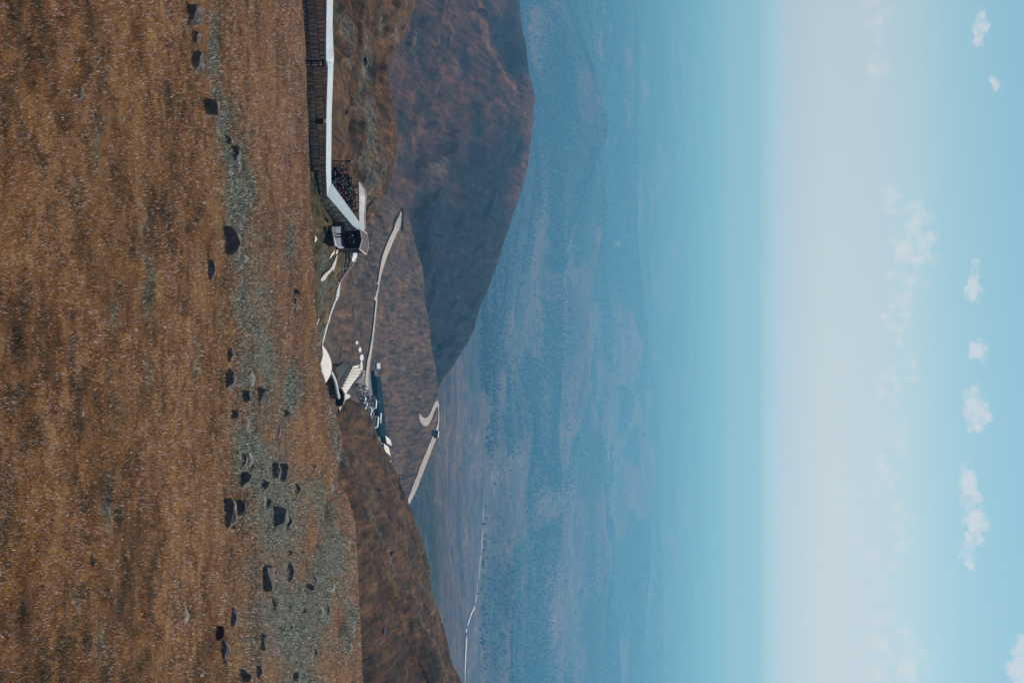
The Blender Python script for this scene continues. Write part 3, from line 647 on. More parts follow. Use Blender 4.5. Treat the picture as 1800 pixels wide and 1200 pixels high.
# ---- mesh fence in front of the corridor
fn = empty('mesh_fence', P3(534, 172, 134.5)); tag(fn, 'dark wire mesh fence standing in front of the board corridor wall', 'fence')
mb = MB(); mw = MB(); ysf = list(np.arange(-60, 346, 11.3))
def fD(y): return Dn(y)-1.2
for y in ysf:
    p = P3(573, y, fD(y)); rc(MB().bar(p-Vector((0, 0, 2.6)), p, .022), 'post', M_mesh, fn)
for dx in (0, 10, 20, 28, 34, 39):
    L = [P3(573-dx, y, fD(y)) for y in (-60, 60, 172, 260, 345)]
    for a, b in zip(L[:-1], L[1:]): mw.bar(a, b, .014)
rc(mw, 'wire', M_mesh, fn)

# ---- signboard, noticeboard, lamp post
sg = empty('signboard', P3(545, 214, 135.5)); tag(sg, 'small dark board on a post against the corridor wall', 'signboard')
rc(MB().bar(P3(534, 214, 135.5), P3(554, 214, 135.5), .045), 'post', M_darkm, sg)
c = P3(554, 214, 135.4); rc(MB().box((c.x, c.y, c.z), .52, .08, .85), 'board', M_darkm, sg)
c = P3(570.3, 213, 135.4); rc(MB().box((c.x, c.y, c.z), .3, .1, .14), 'camera_box', M_trim, sg)
nb = empty('storage_rack', P3(536, 112, 135.5)); tag(nb, 'narrow dark rack with pale bundles set in the corridor wall', 'rack')
mb = MB(); mp = MB()
for y in (107, 117): mb.bar(P3(536, y, 135.3), P3(573, y, 135.3), .06)
for x in (548, 560): mb.bar(P3(x, 107, 135.3), P3(x, 117, 135.3), .05)
rc(mb, 'frame', M_darkm, nb)
for x, w_ in ((538, .22), (542, .16), (550, .3), (554, .18), (563, .1)):
    c = P3(x, 112, 135.6); mp = MB().box((c.x, c.y, c.z), .34, .2, w_); rc(mp, 'bundle', M_pale, nb)
bk = P3(536, 112, 135.9); rc(MB().box((bk.x, bk.y, bk.z), .58, .1, 2.05), 'back_panel', M_darkm, nb)
lp = empty('lamp_post', P3(592, 283, 158)); tag(lp, 'slim black lamp post beyond the corridor roof, left of the crowd', 'lamp post')
rc(MB().bar(P3(560, 283, 158), P3(616, 283.5, 158), .05), 'pole', M_darkm, lp)
rc(MB().bar(P3(609, 283.8, 157.9), P3(618, 283.8, 157.9), .11), 'lamp', M_darkm, lp)
rc(MB().bar(P3(617, 285, 157.8), P3(619, 283, 157.8), .06), 'lens', M_trim, lp)

# ---- hut at the head of the covered stairway
hut = empty('hut', P3(604, 421, 152)); tag(hut, 'small dark brown hut with a grey gabled roof edged in white', 'hut')
D0 = 152.0; px = D0/F_PX
a = P3(604, 404.5, D0); b = P3(604, 437.5, D0); ridge_y = 423.5
w0 = a.x; w1 = b.x; zb = a.z-.8; ze = P3(633, 420, D0).z; zr = P3(635.5, 420, D0).z; dpt = 2.3; sh = .32
def hv(x, y, z): return (x, y, z)
xm = P3(600, ridge_y, D0).x
V = [(w0, D0, zb), (w1, D0, zb), (w1+sh, D0+dpt, zb), (w0+sh, D0+dpt, zb), (w0, D0, ze), (w1, D0, ze-.05), (w1+sh, D0+dpt, ze-.05), (w0+sh, D0+dpt, ze), (xm, D0, zr), (xm+sh, D0+dpt, zr)]
rc(MB().add(V, [(0, 1, 5, 8, 4), (2, 3, 7, 9, 6), (0, 4, 7, 3), (1, 2, 6, 5), (0, 3, 2, 1), (4, 8, 9, 7), (5, 6, 9, 8)]), 'wall', M_hut, hut)
e = .12
def roofpts(y0, y1, off): s0 = (y0-D0)/dpt*sh; s1 = (y1-D0)/dpt*sh; return [(w0-e+s0, y0, ze-.02+off), (xm+s0, y0, zr+.04+off), (w1+e+s0, y0, ze-.1+off), (w0-e+s1, y1, ze-.02+off), (xm+s1, y1, zr+.04+off), (w1+e+s1, y1, ze-.1+off)]
q = roofpts(D0-.25, D0+dpt+.15, .07); r_ = roofpts(D0-.25, D0+dpt+.15, .0)
rc(MB().add(q+r_, [(0, 1, 4, 3), (1, 2, 5, 4), (6, 9, 10, 7), (7, 10, 11, 8), (0, 6, 7, 1), (1, 7, 8, 2), (3, 4, 10, 9), (4, 5, 11, 10), (0, 3, 9, 6), (2, 8, 11, 5)]), 'roof', M_hutroof, hut)
mb = MB(); qq = roofpts(D0-.3, D0+dpt+.2, .08)
for i, j in ((0, 1), (1, 2), (2, 5), (5, 4), (4, 3), (3, 0)): mb.bar(qq[i], qq[j], .045)
rc(mb, 'roof_trim', M_trim, hut)
c = P3(614, 420, D0); rc(MB().box((c.x, D0-.03, c.z), .35, .05, .75), 'window', M_glass, hut)
c = P3(620.5, 425.5, D0); rc(MB().box((c.x, D0-.05, c.z), .26, .05, .22), 'notice', M_pale, hut)
c = P3(613.5, 425, D0); rc(MB().box((c.x, D0-.05, c.z), .22, .04, .25), 'notice', solid('faded_notice', (.10, .09, .10), .8), hut)
c = P3(605, 437.3, D0); rc(MB().box((c.x, D0-.04, c.z), .05, .05, 1.75), 'corner_trim', M_rail, hut)

# ---- platform below the hut
pf = empty('viewing_platform', P3(590, 420, 149)); tag(pf, 'small deck coloured blue-grey for shade, with pale edges, before the dark hut', 'platform')
pts = [P3(588, 399, 147.2), P3(590, 432, 147.2), P3(597, 437, 149.5), P3(606, 436, 151.8), P3(606, 404, 151.9), P3(600, 398, 150)]
z0 = sum(p.z for p in pts)/len(pts)
rc(MB().slab([(p.x, p.y, p.z) for p in pts], .12), 'deck', M_deck, pf)
rc(MB().slab([P3(583.5, 398, 146.9), P3(589.5, 432.5, 146.9), P3(592, 432.5, 147.3), P3(590, 398.5, 147.3)], .12), 'edge', M_white, pf)
mb = MB()
for (x0, y0, D1, x1, y1, D2) in ((605, 397, 150.5, 603, 402, 150.2), (603, 402, 150.2, 601, 405, 150)): mb.bar(P3(x0, y0, D1), P3(x1, y1, D2), .05)
for t in np.linspace(0, 1, 6):
    p = P3(583+8*t, 390+6*t, 147); rc(MB().bar(p, p+Vector((0, 0, 1.1)), .03), 'post', M_darkm, pf)
rc(mb, 'railing', M_darkm, pf)

# ---- steps and railing right of the hut
ss = empty('railed_steps', P3(600, 465, 161)); tag(ss, 'railed steps full of visitors going down to the right of the dark hut', 'steps')
mb = MB()
hx_ = lambda y: np.interp(y, [440, 458, 466, 498], [616, 617, 615, 596])
for y in range(440, 498, 5):
    p = P3(hx_(y)-29, y, 160); q = P3(hx_(y)-29, y+5, 160); mb.box(((p.x+q.x)/2, 161, p.z-2), (q.x-p.x)*1.03, 3.2, 2)
rc(mb, 'step', M_wood, ss)
mb = MB()
L = [(446, 616), (458, 617), (470, 613), (482, 606), (490, 601)]
for dx in (0, -6, -11):
    for a_, b_ in zip(L[:-1], L[1:]): mb.bar(P3(a_[1]+dx, a_[0], 159.3), P3(b_[1]+dx, b_[0], 159.3), .025)
for y in np.arange(446, 491, 4): mb.bar(P3(np.interp(y, [k[0] for k in L], [k[1] for k in L]), y, 159.3), P3(598, y, 159.3), .022)
rc(mb, 'railing', M_rail, ss)
mb = MB(); T = [(459, 625.5), (462, 622.5), (470, 616.5), (480, 609), (490, 601.5), (497, 597.5)]
for a_, b_ in zip(T[:-1], T[1:]): mb.bar(P3(a_[1], a_[0], 161.5), P3(b_[1], b_[0], 161.5), .045)
rc(mb, 'handrail', M_trim, ss)
sr = MB().slab([P3(x, y, D) for x, y, D in ((621, 443, 160.2), (620.5, 450, 160.2), (619, 456, 160.2), (620.5, 461, 160.6), (625, 458.5, 161.6), (628, 450, 162.6), (628, 443, 162.6))], .1)
so = sr.build('porch_roof', M_roof2, ss); so.matrix_parent_inverse = Matrix.Translation(-ss.location)

# ---- narrow covered walkway down the bank
wk = empty('covered_walkway', P3(585, 545, 169)); tag(wk, 'narrow pale roofed walkway slanting down the bank to the white shelter', 'walkway')
W_ = [(496, 598.5, 1.2), (503, 596.5, 2.5), (510, 595, 4), (520, 593.6, 5.2), (526, 592, 3.8), (532, 588.6, 2.4), (545, 584, 2.3), (556, 579.5, 3.0), (563, 577.5, 5), (570, 575, 4.4), (585, 571.2, 3.8), (597, 568.6, 3), (606, 566.6, 1.6)]
Ad = lambda y: 167+(y-496)*.09
rc(MB().strip([P3(x-w_/2, y, Ad(y)) for y, x, w_ in W_], [P3(x+w_/2, y, Ad(y)+1.2) for y, x, w_ in W_], .1), 'roof', M_roof2, wk)
for y in np.arange(500, 606, 5.5):
    x = np.interp(y, [k[0] for k in W_], [k[1] for k in W_]); mb = MB().bar(P3(x-1, y, Ad(y)+.2), P3(x-14, y, Ad(y)+.2), .045); rc(mb, 'post', M_darkm, wk)
# ---- white shelter and barrel-roofed passage
ws = empty('white_shelter', P3(560, 640, 190)); tag(ws, 'large white tilted shelter roof rising over the grassy mound', 'shelter')
poly = [(566.5, 606), (570, 610), (573.5, 615), (577, 621), (580, 628), (582, 634), (583, 641), (583, 650), (581, 658), (577, 666), (573, 673), (568.5, 660), (561.5, 642), (565.5, 635), (568, 625), (567.3, 614)]
rp = [P3(x, y, 184+(x-560)*.22+(y-606)*.04) for x, y in poly]
o = MB().slab(rp, .18).build('roof', M_white, ws); o.matrix_parent_inverse = Matrix.Translation(-ws.location)
dk = [(566.5, 612), (567.5, 624), (565, 635), (561, 642), (552, 640), (548, 612)]
rc(MB().slab([P3(x, y, 184.6+(x-560)*.1) for x, y in dk], .15, (0, 1, 0)), 'wall', M_darkm, ws)  # near-black colour holds the shade below the roof
bp_ = empty('barrel_roof_passage', P3(580, 680, 205)); tag(bp_, 'curved pale blue barrel-roofed passage leading down from the white shelter', 'passage')
cen = [(653, 582, 194), (659, 585, 196), (665, 587.5, 199), (671, 589.5, 201), (680, 591.5, 204), (690, 593, 207), (698, 595, 209)]
v = []; f = []; NS = 9
for k, (y, x, D) in enumerate(cen):
    c = P3(x, y, D); r = (2.6+.25*k)*D/F_PX
    for s_ in range(NS):
        an = math.pi*s_/(NS-1); v.append(c+Vector((math.cos(an)*r, -.35*math.cos(an)*r, math.sin(an)*r*.8)))
n = len(cen)
for k in range(n-1):
    for s_ in range(NS-1): f.append((k*NS+s_, k*NS+s_+1, (k+1)*NS+s_+1, (k+1)*NS+s_))
f.append(tuple(range(NS-1, -1, -1))); f.append(tuple((n-1)*NS+s_ for s_ in range(NS)))
rc(MB().add(v, f), 'roof', ribbed('barrel_sheet', (.42, .53, .60), 1.5, .35), bp_)
for y in np.arange(662, 702, 4):
    x = np.interp(y, [k[0] for k in cen], [k[1] for k in cen]); D = np.interp(y, [k[0] for k in cen], [k[2] for k in cen])
    rc(MB().bar(P3(x-2, y, D), P3(x-17, y, D), .06).bar(P3(x-8, y, D), P3(x-13, y-4, D-1), .05), 'strut', M_darkm, bp_)
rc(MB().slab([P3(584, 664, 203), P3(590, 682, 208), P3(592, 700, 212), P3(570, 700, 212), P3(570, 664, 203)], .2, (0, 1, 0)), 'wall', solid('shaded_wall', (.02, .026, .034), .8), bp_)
eh = empty('entrance_hall', P3(590, 700, 225)); tag(eh, 'black round-backed entrance hall at the foot of the curved passage', 'hall')
pp = [(600, 683), (603, 688), (605, 695), (605, 703), (603, 710), (600, 713), (590, 713), (590, 683)]
rc(MB().slab([P3(x, y, 216) for x, y in pp], .5, (.1, 1, 0)), 'wall', M_darkm, eh)
rc(MB().slab([P3(607, 690, 219), P3(616, 695, 221), P3(615, 698, 221), P3(606, 704, 219), P3(605.5, 700, 219)], .15), 'side_roof', M_white, eh)
rc(MB().slab([P3(595.5, 716, 214), P3(600, 713.5, 215), P3(601, 715, 215), P3(598, 722, 214), P3(595.5, 725, 214)], .15), 'door_canopy', M_white, eh)

# ---- stepped roof over the stairs down to the car park
sp_ = empty('stepped_roof_gallery', P3(590, 668, 480)); tag(sp_, 'white stepped roof of overlapping slabs over the stairs down to the car park', 'gallery')
NR = 10
for k in range(NR):
    t = k/(NR-1); y0 = 643+45*t; xl = 619-22*t; xr = [632, 635, 634.5, 631, 627, 622.5, 618.5, 615, 611, 608][k]; D = 520-8*k
    yl = y0+2; P_ = [P3(xl-3.9, yl+2.3, D), P3(xl+3.4, yl-2.3, D+1), P3(xr+.6, y0-1.8+t*4, D+11), P3(xr-2.4, y0+3.2+t*4, D+10)]
    o = MB().slab([Vector(p)+Vector((0, 0, .02*k)) for p in P_], .5).build('roof_panel', M_white, sp_); o.matrix_parent_inverse = Matrix.Translation(-sp_.location)
wl = [P3(619, 645, 519), P3(596.5, 688, 447), P3(588, 684, 446), P3(611, 640, 518)]
rc(MB().slab(wl, .5, (0, 1, 0)), 'wall', M_wood, sp_)
rw = empty('retaining_wall', P3(590, 655, 430)); tag(rw, 'dark shaded retaining wall below the white stepped roof', 'wall')
rc(MB().slab([P3(606, 636, 500), P3(612, 641, 505), P3(589, 680, 440), P3(582, 664, 430), P3(582, 650, 430)], .6, (0, 1, 0)), 'face', solid('shaded_stone', (.006, .012, .014), .9, var=.4, scale=.8, bump=.5), rw)  # shade on the wall face put into its near-black colour
GR = 'small pale canopies beside the stepped roof'
for k, (x, y, hx2, hy2, D, lb) in enumerate([(627.5, 602, 2.2, 3, 560, 'tiny pale canopy farthest from the white stepped roof'), (633, 614.5, 2.6, 4.5, 570, 'small pale canopy between the tiny and the large pale canopies'), (636, 628.5, 3.2, 6, 580, 'largest rounded pale blue canopy near the head of the stepped roof'), (635.5, 643, 2.0, 9, 575, 'long narrow pale canopy touching the head of the stepped roof')]):
    t = empty('canopy', P3(x-6, y, D)); tag(t, lb, 'canopy', GR)
    P_ = [P3(x+math.cos(a)*hx2, y+math.sin(a)*hy2, D+math.cos(a)*hx2*.7) for a in np.linspace(0, 2*math.pi, 12, endpoint=False)]
    rc(MB().slab(P_, .25), 'roof', M_roof2, t)
    rc(MB().bar(P3(x-1, y-hy2*.6, D), P3(x-9, y-hy2*.6, D), .12), 'post', M_darkm, t); rc(MB().bar(P3(x-1, y+hy2*.6, D), P3(x-9, y+hy2*.6, D), .12), 'post', M_darkm, t)

# ---- roads and paving
def ribbon(name, sheet, L, mat, lift=.12, sub=10, kind='structure', edge=False):
    L = [tuple(map(float, l)) for l in L]; t = np.linspace(0, len(L)-1, (len(L)-1)*sub+1); k = np.arange(len(L))
    xs = np.interp(t, k, [l[0] for l in L]); yv = np.interp(t, k, [l[1] for l in L]); wv = np.interp(t, k, [l[2] for l in L])
    ker = np.array([1, 2, 3, 2, 1.])/9
    xs = np.convolve(np.pad(xs, 2, 'edge'), ker, 'valid'); yv = np.convolve(np.pad(yv, 2, 'edge'), ker, 'valid')
    ok_ = [sheet.ray_cast(Vector((0, 0, 0)), pdir(x, y).normalized(), distance=90000)[0] for x, y in zip(xs, yv)]
    C = [hit(sheet, x, y) for x, y, k_ in zip(xs, yv, ok_) if k_]; wv = [w_ for w_, k_ in zip(wv, ok_) if k_]; v = []; f = []
    for q_ in range(1, len(C)-1): C[q_] = (C[q_-1]+C[q_]*2+C[q_+1])/4
    for i, c in enumerate(C):
        d = C[min(i+1, len(C)-1)]-C[max(i-1, 0)]; d.z = 0; d.normalize(); nrm = Vector((-d.y, d.x, 0))
        for s_ in (-1, -.33, .33, 1):
            p = c+nrm*wv[i]/2*s_; v.append(drop(sheet, p, lift))
    for i in range(len(C)-1):
        for s_ in range(3): a_ = i*4+s_; f.append((a_, a_+1, a_+5, a_+4))
    o = mesh_obj(name, v, f, mat, smooth=True); tag(o, kind=kind); return o, C
rp1, rc1 = ribbon('road', pl_o, [(703.5, 372, 1.2), (701.5, 384, 3.5), (697.5, 397, 5), (690, 413, 6.5), (683, 428, 7.5), (676, 445, 8.5), (669, 466, 8.5), (664, 492, 7), (660.5, 520, 6.5), (657.5, 550, 6.5), (654.5, 580, 6.5), (651, 607, 7), (647.5, 628, 7.5), (644, 648, 12), (642, 668, 16), (641.5, 690, 18)], M_roadc, .8)
rp2, _ = ribbon('road', pl_o, [(735.5, 729, 3.6), (738, 735, 4.7), (742, 740, 5.4), (747, 742, 5.8), (752, 739, 5.8), (756.5, 731, 5.4), (760.5, 720, 5.0), (764.5, 711, 4.7), (767.8, 708.5, 4.3), (769.6, 714, 4.3), (770.2, 726, 4.5), (770, 740, 4.7), (768.5, 753, 5.0), (764, 766, 6.4), (755, 788, 6.8), (743, 818, 6.8), (732, 846, 6.8), (722, 872, 6.8), (714, 889, 6.8)], M_roadc, .5)
bw = MB(); lw = []  # dark strip added for the shaded bank below the road edge
for i_ in range(14, len(rc1)-6):
    d_ = rc1[i_+1]-rc1[i_-1]; d_.z = 0; d_.normalize(); n_ = Vector((d_.y, -d_.x, 0)); n_ = n_ if n_.y < 0 else -n_
    wd_ = np.interp(i_, [0, 40, 60, 80, 110], [2.5, 4.5, 4.6, 3.4, 3.2]); lw.append(drop(pl_o, rc1[i_]+n_*float(wd_)))
for a_, b_ in zip(lw[:-1], lw[1:]):
    bw.add([a_+Vector((0, 0, -1.0)), b_+Vector((0, 0, -1.0)), b_+Vector((0, 0, .55)), a_+Vector((0, 0, .55)), a_+Vector((0, .7, -.6)), b_+Vector((0, .7, -.6)), b_+Vector((0, .7, .55)), a_+Vector((0, .7, .55))], [(0, 1, 2, 3), (7, 6, 5, 4), (3, 2, 6, 7), (0, 3, 7, 4), (1, 5, 6, 2)])
tag(bw.build('bank_shade_strip', solid('dark_bank_shade', (.03, .035, .04), .9, var=.6, scale=1.2)), 'dark wall strip added for bank shade along the near edge of the winding road', 'wall')
M_guard = solid('guard_wall', (.05, .06, .07), .8)
bw = MB()
c0 = [hit(pl_o, x, y) for x, y in [(705.5, 368), (706, 380), (706.2, 392), (706, 404)]]
for a_, b_ in zip(c0[:-1], c0[1:]): bw.bar(a_+Vector((0, 0, .5)), b_+Vector((0, 0, .5)), .9)
o = bw.build('roadside_wall', M_wood, None); tag(o, 'dark low wall along the far end of the winding road', 'wall')
def sheet_poly(name, sheet, pts, mat, lift=.1, kind='structure'):
    # triangulated fan grid dropped on the sheet
    P_ = [Vector(hit(sheet, x, y)) for x, y in pts]; bm = bmesh.new(); vs = [bm.verts.new((p.x, p.y, 0)) for p in P_]; bm.faces.new(vs)
    bmesh.ops.triangulate(bm, faces=bm.faces)
    for _ in range(3): bmesh.ops.subdivide_edges(bm, edges=bm.edges, cuts=1, use_grid_fill=True)
    for v_ in bm.verts: v_.co = drop(sheet, v_.co, lift)
    me = bpy.data.meshes.new(name); bm.to_mesh(me); bm.free(); me.materials.append(mat)
    me.polygons.foreach_set('use_smooth', [True]*len(me.polygons))
    o = bpy.data.objects.new(name, me); COL.objects.link(o); tag(o, kind=kind); return o
sheet_poly('car_park', pl_o, [(637, 650), (649, 652), (652, 680), (656, 705), (662, 735), (667, 762), (675, 785), (679, 812), (672, 815), (664, 800), (655, 770), (646, 738), (633, 705), (626, 676), (634, 662)], M_asph, .45)
sheet_poly('paving', pl_o, [(668, 778), (676, 782), (677, 800), (680, 812), (674, 812)], M_roadc, .6)
mk = MB()
q = [hit(pl_o, x, y, .62) for x, y in ((639, 658), (635.3, 659), (635.6, 676), (639.5, 674.5))]
for a_, b_ in zip(q[:-1], q[1:]): mk.bar(a_, b_, .09)
tag(mk.build('bay_marking', M_trim), kind='structure')
for nm, pts in (('path', [(552, 414), (555, 418), (556, 422), (552.5, 426), (551, 424)]), ('path', [(577, 456), (580, 447), (586.5, 439.5), (586, 446)]), ('path', [(588, 445), (591, 436), (593, 441), (590.5, 447.5)]),
                ('path', [(592, 448), (590, 456), (586.5, 470), (585, 478), (584, 472), (579, 479), (574, 484), (570, 492), (563.5, 495), (562, 491), (567, 484), (572, 479), (578, 474), (582, 468), (587, 457), (590.5, 449)]),
                ('path', [(558.5, 559), (555, 568), (552, 577), (549, 584), (550, 592), (553, 594), (554.5, 588), (555, 578), (557, 569), (559.5, 561)])):
    sheet_poly(nm, bank_o, pts, M_conc, .12)

# ---- far stream bed
M_riv = solid('pale_gravel', (.5, .46, .43), .9, var=.5, scale=.02)
for L in ([(852, 800, 6), (851, 850, 8), (849, 880, 14), (847, 925, 16)], [(846.5, 930, 20), (845, 960, 24), (842, 990, 26), (840, 1018, 24)], [(838, 1024, 24), (836.5, 1045, 22), (834, 1058, 20)], [(833, 1066, 22), (829, 1073, 16), (826, 1080, 16), (823, 1090, 14), (820, 1098, 14)], [(819, 1104, 20), (817, 1140, 22), (815.5, 1170, 22), (815, 1210, 20)]):
    ribbon('stream_bed', far_o, [(a_, b_, c_*.5) for a_, b_, c_ in L], M_riv, 3.0, 8)

# ---- car park building and houses
db = empty('long_building', hit(pl_o, 652, 720)); tag(db, 'long low building with dark blue roof beside the car park', 'building')
def rcl(mb, name, mat, par):
    o = mb.build(name, mat, par); o.matrix_parent_inverse = Matrix.Translation(-par.location); return o
a0 = P3(655, 661, 800); a1 = P3(667, 768, 800)
gD = lambda x, y: hit(pl_o, x, y).y
A_ = [P3(x, y, gD(x-9, y)) for x, y in ((662, 661), (664.5, 700), (667, 735), (669.5, 767))]
A_ = [Vector((p.x, p.y, A_[0].z-.0)) if False else p for p in A_]
B_ = [P3(x, y, a_.y+dd) for (x, y), a_, dd in zip(((669, 661), (673.5, 700), (676.8, 735), (679.3, 767)), A_, (15, 17, 18, 18))]
rcl(MB().strip(A_, B_, .5), 'roof', M_navy, db)
rcl(wallmesh([Vector(p)+Vector((0, .6, -.5)) for p in A_], 5.5, .4), 'wall', M_navyw, db)
rcl(wallmesh([Vector(p)+Vector((0, -.6, -.5)) for p in B_], 4.5, .4), 'wall', M_navyw, db)
e0 = [A_[0]+Vector((.3, .6, -.5)), B_[0]+Vector((.3, -.6, -.5))]
rcl(MB().slab([e0[0], e0[1], e0[1]-Vector((0, 0, 4.5)), e0[0]-Vector((0, 0, 4.5))], .3, (1, 0, 0)), 'end_wall', M_navyw, db)
for y, x in ((706, 666.5), (735.5, 664.8), (742, 665.3)):
    c = P3(x, y, A_[1].y+4); rcl(MB().box((c.x, c.y, c.z), .5, .4, .35), 'roof_vent', M_trim, db)
porch = MB().strip([P3(659, 660.5, A_[0].y), P3(658, 650, A_[0].y)], [P3(664, 660.5, A_[0].y+12), P3(662.5, 652, A_[0].y+12)], .3); rcl(porch, 'porch', M_navyw, db)
def house(label, roofA, roofB, wall_h, D):
    D = hit(pl_o, roofA[0][0]-10, roofA[0][1]).y
    o = empty('white_roofed_house', P3(roofA[0][0]-6, roofA[0][1], D)); tag(o, label, 'house', 'houses at the end of the car park')
    P_ = [P3(x, y, D+(x-roofA[0][0])*1.25) for (x, y) in roofA+roofB]
    rcl(MB().slab(P_, .35), 'roof', M_white, o)
    P2 = [Vector(p)+Vector((0, 0, -.36)) for p in P_]; c = sum(P2, Vector())/4; P2 = [c+(p-c)*.88 for p in P2]
    v = P2+[p-Vector((0, 0, wall_h)) for p in P2]
    rcl(MB().add(v, [(0, 1, 5, 4), (1, 2, 6, 5), (2, 3, 7, 6), (3, 0, 4, 7), (4, 5, 6, 7)]), 'wall', M_navyw, o)
    m_ = P2[0].lerp(P2[3], .5); rcl(MB().box((m_.x, m_.y-.3, m_.z-2.6), 1.0, .2, 2.0), 'door', M_darkm, o)
house('white roofed house farthest out on the slope, past the dark blue roof', [(677.5, 765), (686, 772)], [(689, 783), (680, 778.5)], 3.4, 850)
house('white roofed house below the others, roof split by a grey patch', [(675, 779), (683.5, 786), ], [(686.5, 801), (676, 792)], 3.4, 838)
house('small narrow white roof nearest the dark ridge at the end of the car park', [(663.5, 767), (667, 772)], [(665, 784), (660.5, 779)], 3.0, 800)
hs3 = empty('billboard', hit(pl_o, 662, 643)); tag(hs3, 'pale grey square board standing on the slope above the road', 'billboard')
c = P3(662.5, 643, hit(pl_o, 660, 643).y); rcl(MB().slab([P3(662.5, 638, c.y), P3(662.5, 648, c.y), P3(668.5, 648, c.y+5.5), P3(668.5, 638, c.y+5.5)], .2), 'board', solid('speckled_board', (.5, .52, .58), .8, var=.7, scale=5), hs3)
rcl(MB().bar((c.x-1.2, c.y, c.z-1.8), (c.x-1.2, c.y, c.z+.1), .12), 'post', M_darkm, hs3); rcl(MB().bar((c.x+1.2, c.y, c.z-1.8), (c.x+1.2, c.y, c.z+.1), .12), 'post', M_darkm, hs3)
pp_ = hit(pl_o, 690, 838); pol = empty('utility_pole', pp_); tag(pol, 'dark utility pole with crossarms standing on the slope above the ridge', 'utility pole')
k_ = pp_.y/F_PX
for dx in (-1.0, .9):
    rcl(MB().bar(pp_+Vector((dx, 0, -.5)), pp_+Vector((dx, 0, 8.2)), .26), 'pole', M_darkm, pol)
rcl(MB().bar(pp_+Vector((-2.4, 0, 6.8)), pp_+Vector((2.4, 0, 6.8)), .22).bar(pp_+Vector((-2.0, 0, 4.6)), pp_+Vector((2.2, 0, 4.6)), .2).bar(pp_+Vector((-1, 0, .5)), pp_+Vector((.9, 0, 4.6)), .08), 'crossarm', M_darkm, pol)
rcl(MB().box(pp_+Vector((.2, -.3, 2.6)), .9, .7, 1.2), 'transformer', M_rail, pol)

# ---- vehicles
M_vw = solid('white_paint', (.75, .74, .72), .3, var=.05, spec=.5); M_tyre = solid('tyre_rubber', (.012, .012, .012), .9)
def vehicle(kind, label, pos, rz, Lg, Wd, Ht, mat, group):
    o = empty(kind, pos, rz); tag(o, label, {'minibus': 'minibus', 'parked_car': 'car', 'van': 'van'}[kind], group)
    if kind == 'parked_car': prof = [(-.5, .3), (-.5, .62), (-.42, .66), (-.26, 1.0), (.14, 1.0), (.3, .68), (.48, .6), (.5, .3)]
    else: prof = [(-.5, .16), (-.5, .94), (-.47, 1.0), (.38, 1.0), (.45, .62), (.5, .5), (.5, .16)]
    n = len(prof); v = []
    for s_ in (-1, 1):
        for a_, b_ in prof: v.append((a_*Lg, s_*Wd/2*(1 if b_ < .7 else .9), b_*Ht))
    f = [tuple(range(n)), tuple(range(2*n-1, n-1, -1))]+[(i, (i+1) % n, (i+1) % n+n, i+n) for i in range(n)]
    MB().add(v, f).build('body', mat, o)
    for s_ in (-1, 1):
        z0_, z1_ = (.66, .92) if kind == 'parked_car' else (.55, .85); l0, l1 = (-.3, .16) if kind == 'parked_car' else (-.44, .38)
        MB().add([(l0*Lg, s_*(Wd/2+.01), z0_*Ht), (l1*Lg, s_*(Wd/2+.01), z0_*Ht), (l1*Lg*.9, s_*(Wd/2*.92+.03), z1_*Ht), (l0*Lg*.9, s_*(Wd/2*.92+.03), z1_*Ht)], [(0, 1, 2, 3)]).build('window', M_glass, o)
    for a_ in (-.3, .3):
        for s_ in (-1, 1):
            mb = MB(); vv = [(a_*Lg+math.cos(t)*.36, s_*(Wd/2-.1+dd), .36+math.sin(t)*.36) for dd in (-.1, .12) for t in np.linspace(0, 2*math.pi, 10, endpoint=False)]
            mb.add(vv, [tuple(range(10)), tuple(range(19, 9, -1))]+[(i, (i+1) % 10, (i+1) % 10+10, i+10) for i in range(10)]).build('wheel', M_tyre, o)
    return o
GB = 'white minibuses parked along the dark blue building'; GC = 'cars parked by the crowd in the car park'
def vpos(x, y): return hit(pl_o, x, y, .5)
vehicle('minibus', 'shorter white minibus parked closest to the crowd', vpos(652.5, 710.5), -.25, 5.2, 2.0, 2.5, M_vw, GB)
vehicle('minibus', 'long white minibus of the pair, nearer the camera', vpos(655, 742), -.3, 6.8, 2.1, 2.7, M_vw, GB)
vehicle('minibus', 'long white minibus of the pair, nearer the dark blue roof', vpos(660, 735.5), -.3, 6.8, 2.1, 2.7, M_vw, GB)
M_sil = solid('silver_paint', (.35, .37, .4), .3, .3, var=.05); M_blk = solid('black_paint', (.015, .02, .025), .25, spec=.5)
for x, y, m_, lb in ((655.5, 699, M_sil, 'silver car just above the short minibus, beside the dark building'), (652, 701, M_blk, 'black car between the silver car and the crowd'), (647, 722, M_vw, 'white car alone midway between the minibuses, at the crowd side'), (636, 702, M_vw, 'white car at the edge of the crowd, nearest the stepped roof'),
                     (638.5, 711, M_vw, 'white car below the crowd, beside the dark ridge'), (646, 730, M_blk, 'black car next to the lone white car'), (650, 728, M_blk, 'black car between the lone white car and the paired minibuses'), (649, 716, M_blk, 'black car under the short minibus')):
    vehicle('parked_car', lb, vpos(x, y), random.uniform(-.6, .4), 4.3, 1.8, 1.5, m_, GC)
vehicle('van', 'white van parked alone beside the ridge below the white houses', vpos(678.5, 816), -.5, 5, 2, 2.3, M_vw, None)
vb = vehicle('minibus', 'minibus on the far road bend, body painted dark for its shaded side, pale roof', hit(pl_o, 762, 763, .5), -.4, 5.4, 2.3, 3.0, M_blk, None)  # black body colour stands in for the shaded side
MB().box((-.15, 0, 3.02), 4.6, 2.1, .12).build('roof', M_vw, vb)

